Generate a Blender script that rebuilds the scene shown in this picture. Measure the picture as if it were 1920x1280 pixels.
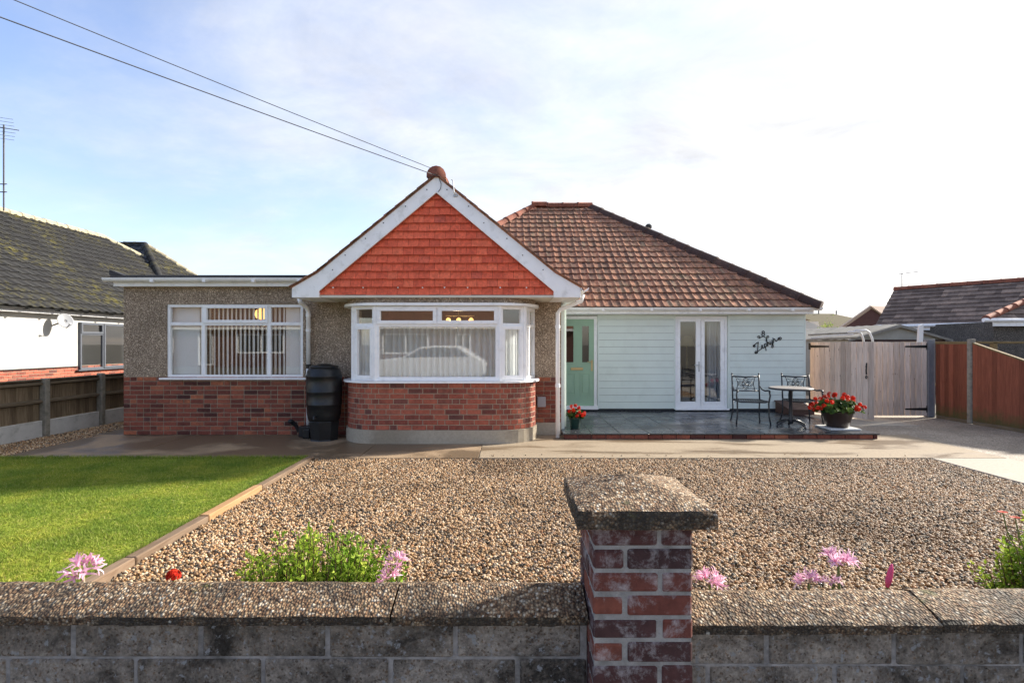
import bpy, bmesh, math, random
import numpy as np
from mathutils import Vector, Matrix, Euler
for _o in list(bpy.data.objects): bpy.data.objects.remove(_o)
random.seed(7); RNG = np.random.default_rng(7)
R = math.radians
S = bpy.context.scene
COL = S.collection
# ------------------------------------------------------------------ camera
EYE = 1.52
cd = bpy.data.cameras.new('camera'); cam = bpy.data.objects.new('camera', cd); COL.objects.link(cam)
cam.location = (0, 0, EYE); cam.rotation_euler = (R(90), 0, 0)
cd.sensor_width = 36; cd.lens = 36 * 1000 / 1920; cd.shift_x = 0.001; cd.shift_y = 0.0026
cd.clip_start = 0.05; cd.clip_end = 3000
S.camera = cam
# ------------------------------------------------------------------ sky, sun, exposure
SUN = Vector((1.75, 0.87, 1.0)).normalized()
SUN_EL = math.asin(SUN.z); SUN_AZ = math.atan2(SUN.x, SUN.y)
w = bpy.data.worlds.new('World'); S.world = w; w.use_nodes = True
nt = w.node_tree; N = nt.nodes; L = nt.links
bg = N['Background']; bg.inputs['Strength'].default_value = 0.15
sky = N.new('ShaderNodeTexSky'); sky.sky_type = 'NISHITA'; sky.sun_disc = False
sky.sun_elevation = SUN_EL; sky.sun_rotation = SUN_AZ; sky.air_density = 1.0; sky.dust_density = 1.2; sky.ozone_density = 1.2
def wn(t, **k):
    n = N.new(t)
    for a, b in k.items(): setattr(n, a, b)
    return n
def wm(op, a, b=None, clamp=False):
    n = wn('ShaderNodeMath', operation=op, use_clamp=clamp)
    for i, v in enumerate((a, b)):
        if v is None: continue
        if isinstance(v, (int, float)): n.inputs[i].default_value = v
        else: L.new(v, n.inputs[i])
    return n.outputs[0]
tc = wn('ShaderNodeTexCoord')
nrm = wn('ShaderNodeVectorMath', operation='NORMALIZE'); L.new(tc.outputs['Generated'], nrm.inputs[0])
sep = wn('ShaderNodeSeparateXYZ'); L.new(nrm.outputs[0], sep.inputs[0])
zz = wm('ADD', wm('MAXIMUM', sep.outputs[2], 0.0), 0.22)
cmb = wn('ShaderNodeCombineXYZ')
L.new(wm('DIVIDE', sep.outputs[0], zz), cmb.inputs[0]); L.new(wm('DIVIDE', sep.outputs[1], zz), cmb.inputs[1])
def wnoise(scale, detail, rough, dist, off):
    mp = wn('ShaderNodeMapping'); mp.inputs['Location'].default_value = off; L.new(cmb.outputs[0], mp.inputs[0])
    mp.inputs['Rotation'].default_value = (0, 0, 0.5); mp.inputs['Scale'].default_value = (1, 1.25, 1)
    n = wn('ShaderNodeTexNoise'); L.new(mp.outputs[0], n.inputs['Vector'])
    n.inputs['Scale'].default_value = scale; n.inputs['Detail'].default_value = detail
    n.inputs['Roughness'].default_value = rough; n.inputs['Distortion'].default_value = dist
    return n.outputs['Fac']
n1 = wnoise(0.75, 9, 0.58, 0.35, (3.1, 1.7, 0)); n2 = wnoise(2.6, 7, 0.62, 0.2, (9.0, 4.0, 2.0))
dot = wn('ShaderNodeVectorMath', operation='DOT_PRODUCT'); L.new(nrm.outputs[0], dot.inputs[0]); dot.inputs[1].default_value = SUN
sunw = wm('POWER', wm('MAXIMUM', wm('ADD', wm('MULTIPLY', dot.outputs['Value'], 0.5), 0.5), 0.0), 2.2)
cover = wm('ADD', wm('ADD', wm('MULTIPLY', n1, 1.0), wm('MULTIPLY', n2, 0.38)), wm('MULTIPLY', sunw, 0.54))
mr = wn('ShaderNodeMapRange'); mr.interpolation_type = 'SMOOTHSTEP'; L.new(cover, mr.inputs[0])
mr.inputs[1].default_value = 0.63; mr.inputs[2].default_value = 1.26; mr.inputs[3].default_value = 0.03; mr.inputs[4].default_value = 0.97
cbr = wm('ADD', wm('MULTIPLY', wm('POWER', sunw, 2.5), 0.06), wm('ADD', 0.46, wm('MULTIPLY', wnoise(1.9, 8, 0.62, 0.5, (1.0, 7.0, 5.0)), 1.06)))
ccol = wn('ShaderNodeVectorMath', operation='SCALE'); ccol.inputs[0].default_value = (1.0, 1.0, 1.0); L.new(cbr, ccol.inputs['Scale'])
mx = wn('ShaderNodeMix', data_type='RGBA'); L.new(mr.outputs[0], mx.inputs[0])
skd = wn('ShaderNodeVectorMath', operation='MULTIPLY'); L.new(sky.outputs[0], skd.inputs[0]); skd.inputs[1].default_value = (0.30, 0.285, 0.312); L.new(skd.outputs[0], mx.inputs[6]); L.new(ccol.outputs[0], mx.inputs[7]); L.new(mx.outputs[2], bg.inputs['Color'])
sl = bpy.data.lights.new('sun', 'SUN'); sl.energy = 1.6; sl.angle = R(3.5); sl.color = (1.0, 0.93, 0.82)
so = bpy.data.objects.new('sun', sl); COL.objects.link(so); so.rotation_euler = SUN.to_track_quat('Z', 'Y').to_euler(); so.location = (20, 10, 15)
S.view_settings.view_transform = 'Standard'; S.view_settings.look = 'None'; S.view_settings.gamma = 1.0
S.view_settings.use_curve_mapping = False; S.view_settings.exposure = 2.78
S.cycles.max_bounces = 8; S.cycles.transparent_max_bounces = 12
# ------------------------------------------------------------------ materials
def srgb(r, g, b):
    f = lambda c: (c / 255 / 12.92) if c <= 10.3 else ((c / 255 + 0.055) / 1.055) ** 2.4
    return (f(r), f(g), f(b), 1)
class NT:
    def __init__(s, name):
        s.m = bpy.data.materials.new(name); s.m.use_nodes = True
        s.t = s.m.node_tree; s.b = s.t.nodes['Principled BSDF']; s.out = s.t.nodes['Material Output']
        s.pos = s.n('ShaderNodeNewGeometry').outputs['Position']
    def n(s, t, **k):
        x = s.t.nodes.new(t)
        for a, b in k.items(): setattr(x, a, b)
        return x
    def set(s, inp, v):
        if hasattr(v, 'is_output') or isinstance(v, bpy.types.NodeSocket): s.t.links.new(v, inp)
        else: inp.default_value = v
    def math(s, op, a, b=0.0, clamp=False):
        x = s.n('ShaderNodeMath', operation=op, use_clamp=clamp); s.set(x.inputs[0], a); s.set(x.inputs[1], b); return x.outputs[0]
    def map(s, scale=(1, 1, 1), rot=(0, 0, 0), vec=None):
        x = s.n('ShaderNodeMapping'); s.set(x.inputs[0], vec or s.pos); x.inputs['Scale'].default_value = scale; x.inputs['Rotation'].default_value = rot; return x.outputs[0]
    def noise(s, scale, detail=5, rough=0.55, dist=0.0, vec=None):
        x = s.n('ShaderNodeTexNoise'); s.set(x.inputs['Vector'], vec or s.pos); x.inputs['Scale'].default_value = scale
        x.inputs['Detail'].default_value = detail; x.inputs['Roughness'].default_value = rough; x.inputs['Distortion'].default_value = dist; return x.outputs['Fac']
    def voro(s, scale, out='Color', vec=None, rand=1.0):
        x = s.n('ShaderNodeTexVoronoi'); s.set(x.inputs['Vector'], vec or s.pos); x.inputs['Scale'].default_value = scale; x.inputs['Randomness'].default_value = rand; return x.outputs[out]
    def ramp(s, fac, stops, interp='LINEAR'):
        x = s.n('ShaderNodeValToRGB'); s.set(x.inputs[0], fac); cr = x.color_ramp; cr.interpolation = interp
        while len(cr.elements) < len(stops): cr.elements.new(0.5)
        for e, (p, c) in zip(cr.elements, stops): e.position = p; e.color = c if not isinstance(c, (int, float)) else (c, c, c, 1)
        return x.outputs[0]
    def mix(s, fac, a, b, mode='MIX'):
        x = s.n('ShaderNodeMix', data_type='RGBA', blend_type=mode); s.set(x.inputs[0], fac); s.set(x.inputs[6], a); s.set(x.inputs[7], b); return x.outputs[2]
    def rnd(s):
        o = s.n('ShaderNodeObjectInfo').outputs['Random']; i = s.n('ShaderNodeNewGeometry').outputs['Random Per Island']
        return s.math('FRACT', s.math('ADD', o, i))
    def bump(s, h, strength=0.4, dist=0.01):
        x = s.n('ShaderNodeBump'); x.inputs['Strength'].default_value = strength; x.inputs['Distance'].default_value = dist; s.set(x.inputs['Height'], h)
        s.t.links.new(x.outputs[0], s.b.inputs['Normal'])
    def done(s, col=None, rough=None, spec=None, metal=None):
        if col is not None: s.set(s.b.inputs['Base Color'], col)
        if rough is not None: s.set(s.b.inputs['Roughness'], rough)
        if spec is not None: s.set(s.b.inputs['Specular IOR Level'], spec)
        if metal is not None: s.set(s.b.inputs['Metallic'], metal)
        return s.m
def C(r, g, b): return (r, g, b, 1)
def plain(name, col, rough=0.5, var=0.12, scale=6, bump=0.0, bscale=60, spec=0.4, metal=0.0, dirt=None):
    k = NT(name); n = k.noise(scale, 6, 0.6)
    c = k.mix(1.0, col, k.ramp(n, [(0.25, 1 - var), (0.75, 1 + var)]), 'MULTIPLY')
    if dirt:
        d = k.ramp(k.noise(dirt[1], 7, 0.65), [(0.52, 0.0), (0.72, 1.0)]); c = k.mix(k.math('MULTIPLY', d, dirt[2]), c, dirt[0])
    if bump: k.bump(k.noise(bscale, 4), bump, 0.01)
    return k.done(c, rough, spec, metal)
MAT = {}
MAT['upvc'] = plain('white_upvc', C(.88, .88, .88), 0.35, 0.04, 3, dirt=(C(.50, .49, .45), 9, 0.35))
MAT['fascia'] = plain('white_fascia_board', C(.88, .88, .88), 0.4, 0.05, 4, dirt=(C(.45, .44, .40), 7, 0.45))
MAT['cream'] = plain('cream_soffit_paint', C(.62, .58, .49), 0.6, 0.08)
MAT['blackplastic'] = plain('black_plastic', C(.012, .013, .014), 0.35, 0.2, bump=0.05, dirt=(C(.05, .05, .045), 5, 0.4))
MAT['iron'] = plain('dark_cast_metal', C(.018, .021, .026), 0.38, 0.2, spec=0.5)
MAT['blackiron'] = plain('black_iron', C(.008, .008, .008), 0.5, 0.2)
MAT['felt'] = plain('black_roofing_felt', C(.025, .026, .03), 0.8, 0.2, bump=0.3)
MAT['steel'] = plain('galvanised_metal', C(.45, .46, .47), 0.4, 0.1, metal=0.7)
MAT['brass'] = plain('brass', C(.55, .42, .22), 0.35, 0.1, metal=0.8)
MAT['greybox'] = plain('grey_plastic', C(.30, .31, .33), 0.5, 0.05)
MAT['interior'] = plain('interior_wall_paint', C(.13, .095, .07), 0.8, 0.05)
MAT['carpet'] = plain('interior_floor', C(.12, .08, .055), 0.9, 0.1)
MAT['whiterender'] = plain('white_painted_render', C(.50, .49, .46), 0.85, 0.04, 2, bump=0.2, bscale=80)
MAT['anthracite'] = plain('grey_window_frame', C(.09, .10, .12), 0.4, 0.05)
MAT['greendoor'] = plain('sage_green_door', C(.31, .46, .33), 0.4, 0.05, bump=0.03)
MAT['board'] = plain('pale_sage_weatherboard', C(.665, .735, .68), 0.55, 0.05, 2.2, bump=0.08, bscale=40, dirt=(C(.56, .61, .55), 3, 0.45))
MAT['conpost'] = plain('weathered_concrete_post', C(.24, .22, .18), 0.9, 0.3, 14, bump=0.5, bscale=90, dirt=(C(.09, .09, .06), 9, 0.7))
MAT['gravelboard'] = plain('pale_gravel_board', C(.52, .51, .48), 0.9, 0.12, 5, bump=0.3, dirt=(C(.2, .2, .16), 6, 0.6))
MAT['tray'] = plain('pale_plastic_tray', C(.6, .6, .58), 0.5, 0.1)
MAT['potbrown'] = plain('brown_glazed_pot', C(.035, .022, .017), 0.35, 0.3, 8)
MAT['potgreen'] = plain('dark_green_pot', C(.012, .04, .032), 0.4, 0.2)
MAT['soil'] = plain('potting_soil', C(.02, .015, .01), 0.95, 0.3, 40)
MAT['asbestos'] = plain('weathered_sheet_roof', C(.20, .19, .17), 0.9, 0.3, 3, bump=0.3, dirt=(C(.09, .085, .06), 2.2, 0.8))
MAT['maroon'] = plain('dark_maroon_paint', C(.035, .014, .012), 0.6, 0.2)
MAT['greycement'] = plain('grey_cement_sheet', C(.30, .30, .27), 0.9, 0.15, 3)
MAT['whitepipe'] = plain('white_plastic_pipe', C(.6, .62, .63), 0.4, 0.05)
MAT['terracotta'] = plain('terracotta_pot', C(.45, .20, .09), 0.8, 0.2, 8)
MAT['tarmac'] = plain('tarmac', C(.05, .05, .05), 0.9, 0.2, 20, bump=0.4, bscale=150)
MAT['pavement'] = plain('pavement_slab', C(.22, .21, .19), 0.9, 0.2, 3, bump=0.3)
MAT['earth'] = plain('bare_ground', C(.11, .095, .07), 0.95, 0.3, 3, bump=0.4)
MAT['carpaint'] = plain('white_car_paint', C(.75, .75, .75), 0.2, 0.02, spec=0.6)
MAT['rubber'] = plain('tyre_rubber', C(.02, .02, .02), 0.8, 0.1)
MAT['darkglass'] = plain('dark_car_glass', C(.02, .025, .03), 0.08, 0.05, spec=0.6)
MAT['tabletop'] = plain('mosaic_stone_table_top', C(.30, .27, .24), 0.35, 0.5, 90)
MAT['tabedge'] = plain('grey_stone_edge', C(.30, .27, .24), 0.5, 0.3, 60)
MAT['cable'] = plain('grey_cable', C(.10, .10, .11), 0.7, 0.1)
MAT['leaf'] = None
def glass():
    k = NT('window_glass'); t = k.t
    tr = k.n('ShaderNodeBsdfTransparent'); tr.inputs[0].default_value = (.975, .985, .985, 1)
    gl = k.n('ShaderNodeBsdfGlossy'); gl.inputs['Roughness'].default_value = 0.015; gl.inputs[0].default_value = (1, 1, 1, 1)
    fr = k.n('ShaderNodeFresnel'); fr.inputs[0].default_value = 1.5
    gm_ = k.n('ShaderNodeNewGeometry'); dt = k.n('ShaderNodeVectorMath', operation='DOT_PRODUCT'); t.links.new(gm_.outputs['Normal'], dt.inputs[0]); t.links.new(gm_.outputs['Incoming'], dt.inputs[1])
    cc = k.math('ABSOLUTE', dt.outputs['Value']); f = k.math('ADD', k.math('MULTIPLY', k.math('POWER', k.math('SUBTRACT', 1.0, cc), 5.0), 0.9), 0.075, True)
    bmp = k.n('ShaderNodeBump'); bmp.inputs['Strength'].default_value = 0.02; bmp.inputs['Distance'].default_value = 0.02
    t.links.new(k.noise(1.2, 1), bmp.inputs['Height']); t.links.new(bmp.outputs[0], gl.inputs['Normal'])
    ms = k.n('ShaderNodeMixShader'); t.links.new(f, ms.inputs[0]); t.links.new(tr.outputs[0], ms.inputs[1]); t.links.new(gl.outputs[0], ms.inputs[2])
    t.links.new(ms.outputs[0], k.out.inputs['Surface']); return k.m
MAT['glass'] = glass()
def emit(name, col, s):
    k = NT(name); k.b.inputs['Emission Color'].default_value = col; k.b.inputs['Emission Strength'].default_value = s
    return k.done(col, 0.6)
MAT['lampglow'] = emit('lit_lamp_shade', C(1, .55, .16), 0.33)
def fabric(name, col, trans=0.5, see=0.25):
    k = NT(name); t = k.t
    d = k.n('ShaderNodeBsdfDiffuse'); d.inputs[0].default_value = col
    tl = k.n('ShaderNodeBsdfTranslucent'); tl.inputs[0].default_value = col
    tp = k.n('ShaderNodeBsdfTransparent')
    a = k.n('ShaderNodeMixShader'); a.inputs[0].default_value = trans; t.links.new(d.outputs[0], a.inputs[1]); t.links.new(tl.outputs[0], a.inputs[2])
    b = k.n('ShaderNodeMixShader'); b.inputs[0].default_value = see; t.links.new(a.outputs[0], b.inputs[1]); t.links.new(tp.outputs[0], b.inputs[2])
    t.links.new(b.outputs[0], k.out.inputs['Surface']); return k.m
MAT['net'] = fabric('white_net_curtain', C(.95, .97, .97), 0.35, 0.22)
MAT['blind'] = fabric('white_blind_fabric', C(.96, .96, .94), 0.35, 0.0)
MAT['drape'] = fabric('grey_drape', C(.42, .45, .48), 0.2, 0.0)
def pebbledash(name, dark, light):
    k = NT(name); v = k.voro(95); g = k.n('ShaderNodeSeparateColor'); k.t.links.new(v, g.inputs[0])
    c = k.ramp(g.outputs[0], [(0.0, dark), (0.55, tuple((a + b) / 2 for a, b in zip(dark, light))), (0.85, light), (1.0, tuple(min(1, x * 1.9) for x in light[:3]) + (1,))])
    st = k.ramp(k.noise(1.3, 7, 0.65), [(0.3, 0.72), (0.7, 1.15)])
    c = k.mix(1.0, c, st, 'MULTIPLY'); k.bump(k.voro(95, 'Distance'), 0.9, 0.008)
    return k.done(c, 0.9, 0.2)
MAT['dash'] = pebbledash('brown_grey_pebbledash', C(.17, .12, .08), C(.46, .37, .28))
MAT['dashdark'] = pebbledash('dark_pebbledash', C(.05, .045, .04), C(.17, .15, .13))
def brickmat(name, stops, mort=False, eff=0.0):
    k = NT(name); r = k.rnd(); c = k.ramp(r, stops)
    n = k.ramp(k.noise(30, 6, 0.65), [(0.25, 0.62), (0.75, 1.3)]); c = k.mix(1.0, c, n, 'MULTIPLY')
    d = k.ramp(k.noise(5, 5, 0.6), [(0.5, 0.0), (0.75, 0.6)]); c = k.mix(d, c, C(.055, .03, .028))
    if eff:
        e = k.ramp(k.noise(11, 9, 0.78, 0.3), [(0.50, 0.0), (0.70, 1.0)]); c = k.mix(k.math('MULTIPLY', e, eff), c, C(.42, .40, .40))
    k.bump(k.noise(110, 5, 0.7), 0.5, 0.006)
    return k.done(c, 0.85, 0.25)
BR = [(0.0, C(.08, .03, .025)), (0.25, C(.18, .054, .037)), (0.55, C(.25, .074, .048)), (0.82, C(.31, .096, .058)), (0.94, C(.42, .14, .07)), (1.0, C(.14, .06, .052))]
MAT['brick'] = brickmat('red_brown_brick', BR)
MAT['bayb'] = brickmat('bay_red_brick', [(0.0, C(.17, .055, .042)), (0.4, C(.34, .095, .06)), (0.8, C(.42, .13, .08)), (1.0, C(.13, .055, .047))])
MAT['pierb'] = brickmat('weathered_pier_brick', [(0.0, C(.05, .026, .026)), (0.45, C(.085, .034, .031)), (0.68, C(.135, .043, .032)), (1.0, C(.19, .06, .038))], eff=0.8)
MAT['mortar'] = plain('sandy_mortar', C(.34, .275, .20), 0.95, 0.2, 12, bump=0.5, bscale=120)
MAT['mortargrey'] = plain('grey_mortar', C(.27, .26, .245), 0.95, 0.3, 20, bump=0.6, bscale=120, dirt=(C(.08, .075, .06), 7, 0.7))
def concrete(name, base, wet, wetfac=0.0, streak=False, rl=0.85):
    k = NT(name); n = k.ramp(k.noise(26, 8, 0.7), [(0.25, 0.8), (0.75, 1.18)]); c = k.mix(1.0, base, n, 'MULTIPLY')
    fine = k.ramp(k.noise(170, 2, 0.5), [(0.3, 0.86), (0.7, 1.1)]); c = k.mix(1.0, c, fine, 'MULTIPLY')
    vec = k.map((0.55, 2.2, 1), (0, 0, 0.35)) if streak else k.map((0.8, 0.9, 1))
    wn_ = k.noise(1.1, 6, 0.6, 0.4, vec); wt = k.ramp(wn_, [(0.5 - wetfac, 0.0), (0.62 - wetfac, 1.0)])
    c = k.mix(wt, c, k.mix(1.0, wet, n, 'MULTIPLY')); rg = k.ramp(wt, [(0.0, rl), (1.0, 0.38)])
    k.bump(k.noise(140, 4, 0.6), 0.25, 0.005); return k.done(c, rg, 0.35)
MAT['conwetshade'] = concrete('damp_shaded_brown_concrete', C(.33, .23, .14), C(.155, .108, .066), 0.12)  # colour darkened both for damp and for the bay's shadow on the left slabs
MAT['condry'] = concrete('pale_tan_concrete', C(.30, .235, .16), C(.17, .12, .072), 0.01, True)
MAT['constrip'] = concrete('pale_dry_concrete', C(.38, .33, .265), C(.28, .235, .18), -0.10, True)
MAT['plinth'] = concrete('grey_cement_plinth', C(.40, .35, .27), C(.28, .24, .18), 0.0)
def drive():
    k = NT('brushed_aggregate_drive'); v = k.n('ShaderNodeSeparateColor'); k.t.links.new(k.voro(70), v.inputs[0])
    c = k.ramp(v.outputs[0], [(0, C(.19, .15, .115)), (0.6, C(.36, .30, .23)), (1, C(.50, .43, .35))])
    c = k.mix(1.0, c, k.ramp(k.noise(0.9, 6, 0.6), [(0.3, 0.6), (0.7, 1.12)]), 'MULTIPLY'); k.bump(k.voro(70, 'Distance'), 0.4, 0.006)
    return k.done(c, 0.7, 0.3)
MAT['drive'] = drive()
def slate():
    k = NT('wet_slate_tile'); r = k.rnd(); n = k.noise(9, 7, 0.65, 0.6)
    c = k.mix(1.0, k.ramp(r, [(0, C(.024, .026, .03)), (1, C(.045, .048, .054))]), k.ramp(n, [(0.3, 0.7), (0.7, 1.3)]), 'MULTIPLY')
    lim = k.ramp(k.noise(2.3, 7, 0.7), [(0.62, 0.0), (0.72, 0.5)]); c = k.mix(lim, c, C(.25, .25, .25))
    rg = k.ramp(k.noise(2.0, 5, 0.6), [(0.35, 0.14), (0.7, 0.42)]); k.bump(k.noise(16, 6, 0.6, 0.8), 0.28, 0.012)
    return k.done(c, rg, 0.6)
MAT['slate'] = slate()
def rooftile(name, stops, moss=None, mossamt=0.0, mscale=3.0, dark=0.5, rough=0.85):
    k = NT(name); c = k.ramp(k.rnd(), stops)
    c = k.mix(1.0, c, k.ramp(k.noise(22, 7, 0.7), [(0.28, 0.62), (0.72, 1.3)]), 'MULTIPLY')
    d = k.ramp(k.noise(6.5, 8, 0.76), [(0.46, 0.0), (0.66, dark)]); c = k.mix(d, c, C(.035, .03, .027))
    if moss:
        m = k.math('MULTIPLY', k.ramp(k.noise(mscale, 4, 0.6), [(0.45, 0.0), (0.65, 1.0)]), k.ramp(k.noise(mscale * 9, 6, 0.7), [(0.48, 0.0), (0.62, 1.0)]))
        c = k.mix(k.math('MULTIPLY', m, mossamt), c, moss)
    k.bump(k.noise(120, 4, 0.6), 0.4, 0.005); return k.done(c, rough, 0.25)
MAT['rtile'] = rooftile('weathered_red_roof_tile', [(0, C(.18, .10, .072)), (0.3, C(.27, .14, .095)), (0.65, C(.36, .172, .108)), (0.88, C(.48, .225, .135)), (1, C(.27, .19, .13))], C(.20, .17, .075), 0.45, 1.2, 0.72)
MAT['ridge'] = rooftile('red_ridge_tile', [(0, C(.20, .066, .042)), (1, C(.29, .10, .06))], C(.2, .17, .1), 0.4, 3, 0.55)
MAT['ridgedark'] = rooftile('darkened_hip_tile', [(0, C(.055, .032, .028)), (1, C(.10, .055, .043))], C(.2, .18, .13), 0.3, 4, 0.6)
MAT['gtile'] = rooftile('bright_terracotta_hung_tile', [(0, C(.66, .115, .06)), (0.3, C(.75, .135, .068)), (0.7, C(.80, .15, .076)), (0.92, C(.85, .18, .09)), (1, C(.58, .115, .07))], None, 0, 1, 0.12, 0.75)
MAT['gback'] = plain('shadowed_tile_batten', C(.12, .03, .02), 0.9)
MAT['ltile'] = rooftile('dark_grey_concrete_tile', [(0, C(.019, .019, .020)), (1, C(.036, .036, .035))], C(.22, .19, .03), 0.45, 0.7, 0.35)
MAT['ltiledark'] = rooftile('slate_blue_tile', [(0, C(.02, .024, .034)), (1, C(.04, .045, .06))], None, 0, 1, 0.3, 0.6)
MAT['lridge'] = plain('pale_mortar_ridge', C(.36, .32, .22), 0.9, 0.25, 12, dirt=(C(.10, .10, .08), 8, 0.8))
MAT['rntile'] = rooftile('brown_grey_roof_tile', [(0, C(.13, .095, .08)), (0.6, C(.20, .15, .125)), (1, C(.30, .22, .175))], None, 0, 1, 0.4)
MAT['fartile'] = rooftile('mossy_far_roof', [(0, C(.10, .08, .04)), (1, C(.13, .105, .05))], C(.12, .12, .03), 0.5, 0.5, 0.3)
MAT['tanroof'] = plain('tan_far_roof', C(.50, .38, .30), 0.9, 0.1, 1)
MAT['farbrick'] = brickmat('far_dark_brick', [(0, C(.09, .045, .04)), (1, C(.13, .062, .052))])
MAT['farcream'] = plain('cream_far_render', C(.72, .64, .54), 0.9, 0.06, 0.6)
def wood(name, a, b, axis=2, stretch=18, knots=True, algae=None, rough=0.8):
    k = NT(name); s = [stretch, stretch, stretch]; s[axis] = 1.1
    off = k.n('ShaderNodeVectorMath', operation='ADD'); k.t.links.new(k.pos, off.inputs[0]); rr = k.rnd()
    cx = k.n('ShaderNodeCombineXYZ'); k.t.links.new(k.math('MULTIPLY', rr, 37.0), cx.inputs[axis]); k.t.links.new(cx.outputs[0], off.inputs[1])
    g = k.noise(3.0, 6, 0.65, 0.6, k.map(tuple(s), vec=off.outputs[0])); c = k.ramp(g, [(0.28, a), (0.72, b)])
    c = k.mix(1.0, c, k.ramp(rr, [(0, 0.74), (1, 1.2)]), 'MULTIPLY')
    if knots:
        v = k.voro(5.0, 'Distance', k.map((2.2, 2.2, 0.9) if axis == 2 else (0.9, 2.2, 2.2), vec=off.outputs[0])); c = k.mix(k.ramp(v, [(0.05, 0.75), (0.12, 0.0)]), c, C(.07, .04, .025))
    if algae:
        z = k.n('ShaderNodeSeparateXYZ'); k.t.links.new(k.pos, z.inputs[0])
        f = k.math('MULTIPLY', k.ramp(k.math('ADD', z.outputs[2], k.math('MULTIPLY', k.noise(7, 6, 0.7), 0.6)), [(0.28, 0.0), (0.42, 0.0)]), 1.0)
        f = k.ramp(k.math('ADD', k.math('MULTIPLY', z.outputs[2], 1.2), k.math('MULTIPLY', k.noise(9, 6, 0.7), 0.7)), [(0.42, 0.8), (0.75, 0.0)]); c = k.mix(f, c, algae)
    k.bump(g, 0.35, 0.006); return k.done(c, rough, 0.2)
MAT['gatewood'] = wood('silvered_timber_gate', C(.44, .35, .28), C(.74, .62, .53))
MAT['fencewood'] = wood('weathered_fence_timber', C(.10, .075, .045), C(.27, .20, .13), 2, 14, False)
MAT['railwood'] = wood('weathered_rail_timber', C(.07, .055, .035), C(.20, .155, .105), 1, 14, False)
MAT['redfence'] = wood('red_brown_stained_fence', C(.15, .046, .027), C(.27, .09, .05), 2, 16, False, C(.07, .085, .03))
MAT['capwood'] = wood('fence_capping_timber', C(.10, .07, .03), C(.24, .17, .08), 1, 14, False)
MAT['edging'] = wood('worn_timber_edging', C(.15, .095, .06), C(.29, .21, .145), 1, 10, False)
MAT['edgingorange'] = wood('orange_timber_edging', C(.28, .15, .065), C(.42, .26, .14), 1, 10, False)
MAT['rampwood'] = plain('dark_brown_board', C(.09, .048, .035), 0.7, 0.2, 10)
def aggregate(name, scale, stops, grime, gscale=3.0, glo=0.5, lich=0.5, bs=1.0):
    k = NT(name); s = k.n('ShaderNodeSeparateColor'); vec = k.map((1, 0.75, 1)); k.t.links.new(k.voro(scale, vec=vec), s.inputs[0]); c = k.ramp(s.outputs[0], stops)
    edge = k.ramp(k.voro(scale, 'Distance', vec), [(0.25, 1.0), (0.62, 0.35)]); c = k.mix(1.0, c, edge, 'MULTIPLY')
    g = k.ramp(k.noise(gscale, 8, 0.72), [(glo, 0.0), (glo + 0.2, 0.88)]); c = k.mix(g, c, C(.022, .02, .016))
    l = k.ramp(k.noise(17, 6, 0.6), [(0.66, 0.0), (0.70, lich)]); c = k.mix(l, c, C(.42, .42, .38)); 
    mo = k.ramp(k.noise(6, 5, 0.6), [(0.66, 0.0), (0.72, 0.7)]); c = k.mix(mo, c, C(.07, .075, .02))
    k.bump(k.math('SUBTRACT', 1.0, k.voro(scale, 'Distance', vec)), bs, 0.008); return k.done(c, 0.8, 0.3)
AG = [(0, C(.07, .04, .022)), (0.3, C(.24, .13, .065)), (0.6, C(.38, .25, .14)), (0.85, C(.48, .36, .23)), (1, C(.66, .58, .46))]
MAT['coping'] = aggregate('exposed_aggregate_coping', 105, AG, 1, 2.6, 0.45)
MAT['cap'] = aggregate('exposed_aggregate_cap', 125, AG, 1, 3.0, 0.62, 0.2, 0.55)
MAT['copingedge'] = aggregate('grimy_coping_edge', 110, AG, 1, 6.0, 0.33, 0.9)
def blockmat():
    k = NT('stained_concrete_block'); r = k.rnd(); n = k.noise(14, 8, 0.72)
    c = k.mix(1.0, k.ramp(r, [(0, C(.29, .25, .205)), (1, C(.46, .40, .335))]), k.ramp(n, [(0.28, 0.55), (0.72, 1.35)]), 'MULTIPLY')
    s = k.n('ShaderNodeSeparateColor'); k.t.links.new(k.voro(140), s.inputs[0])
    c = k.mix(k.ramp(s.outputs[0], [(0.72, 0.0), (0.86, 0.7)]), c, k.ramp(s.outputs[1], [(0, C(.05, .04, .03)), (0.5, C(.25, .15, .08)), (1, C(.5, .47, .42))]))
    g = k.ramp(k.noise(2.6, 9, 0.74, 0.4), [(0.47, 0.0), (0.62, 0.9)]); c = k.mix(g, c, C(.03, .026, .022))
    c = k.mix(1.0, c, k.ramp(k.noise(60, 8, 0.8), [(0.3, 0.45), (0.7, 1.5)]), 'MULTIPLY'); l = k.ramp(k.noise(34, 6, 0.65), [(0.585, 0.0), (0.64, 0.85)]); c = k.mix(l, c, C(.40, .41, .42))
    k.bump(k.noise(70, 8, 0.8), 1.0, 0.02); return k.done(c, 0.9, 0.2)
MAT['block'] = blockmat()
MAT['blockmortar'] = plain('weathered_block_mortar', C(.25, .235, .22), 0.95, 0.45, 22, bump=0.8, bscale=90, dirt=(C(.07, .065, .055), 5, 0.95))
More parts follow.
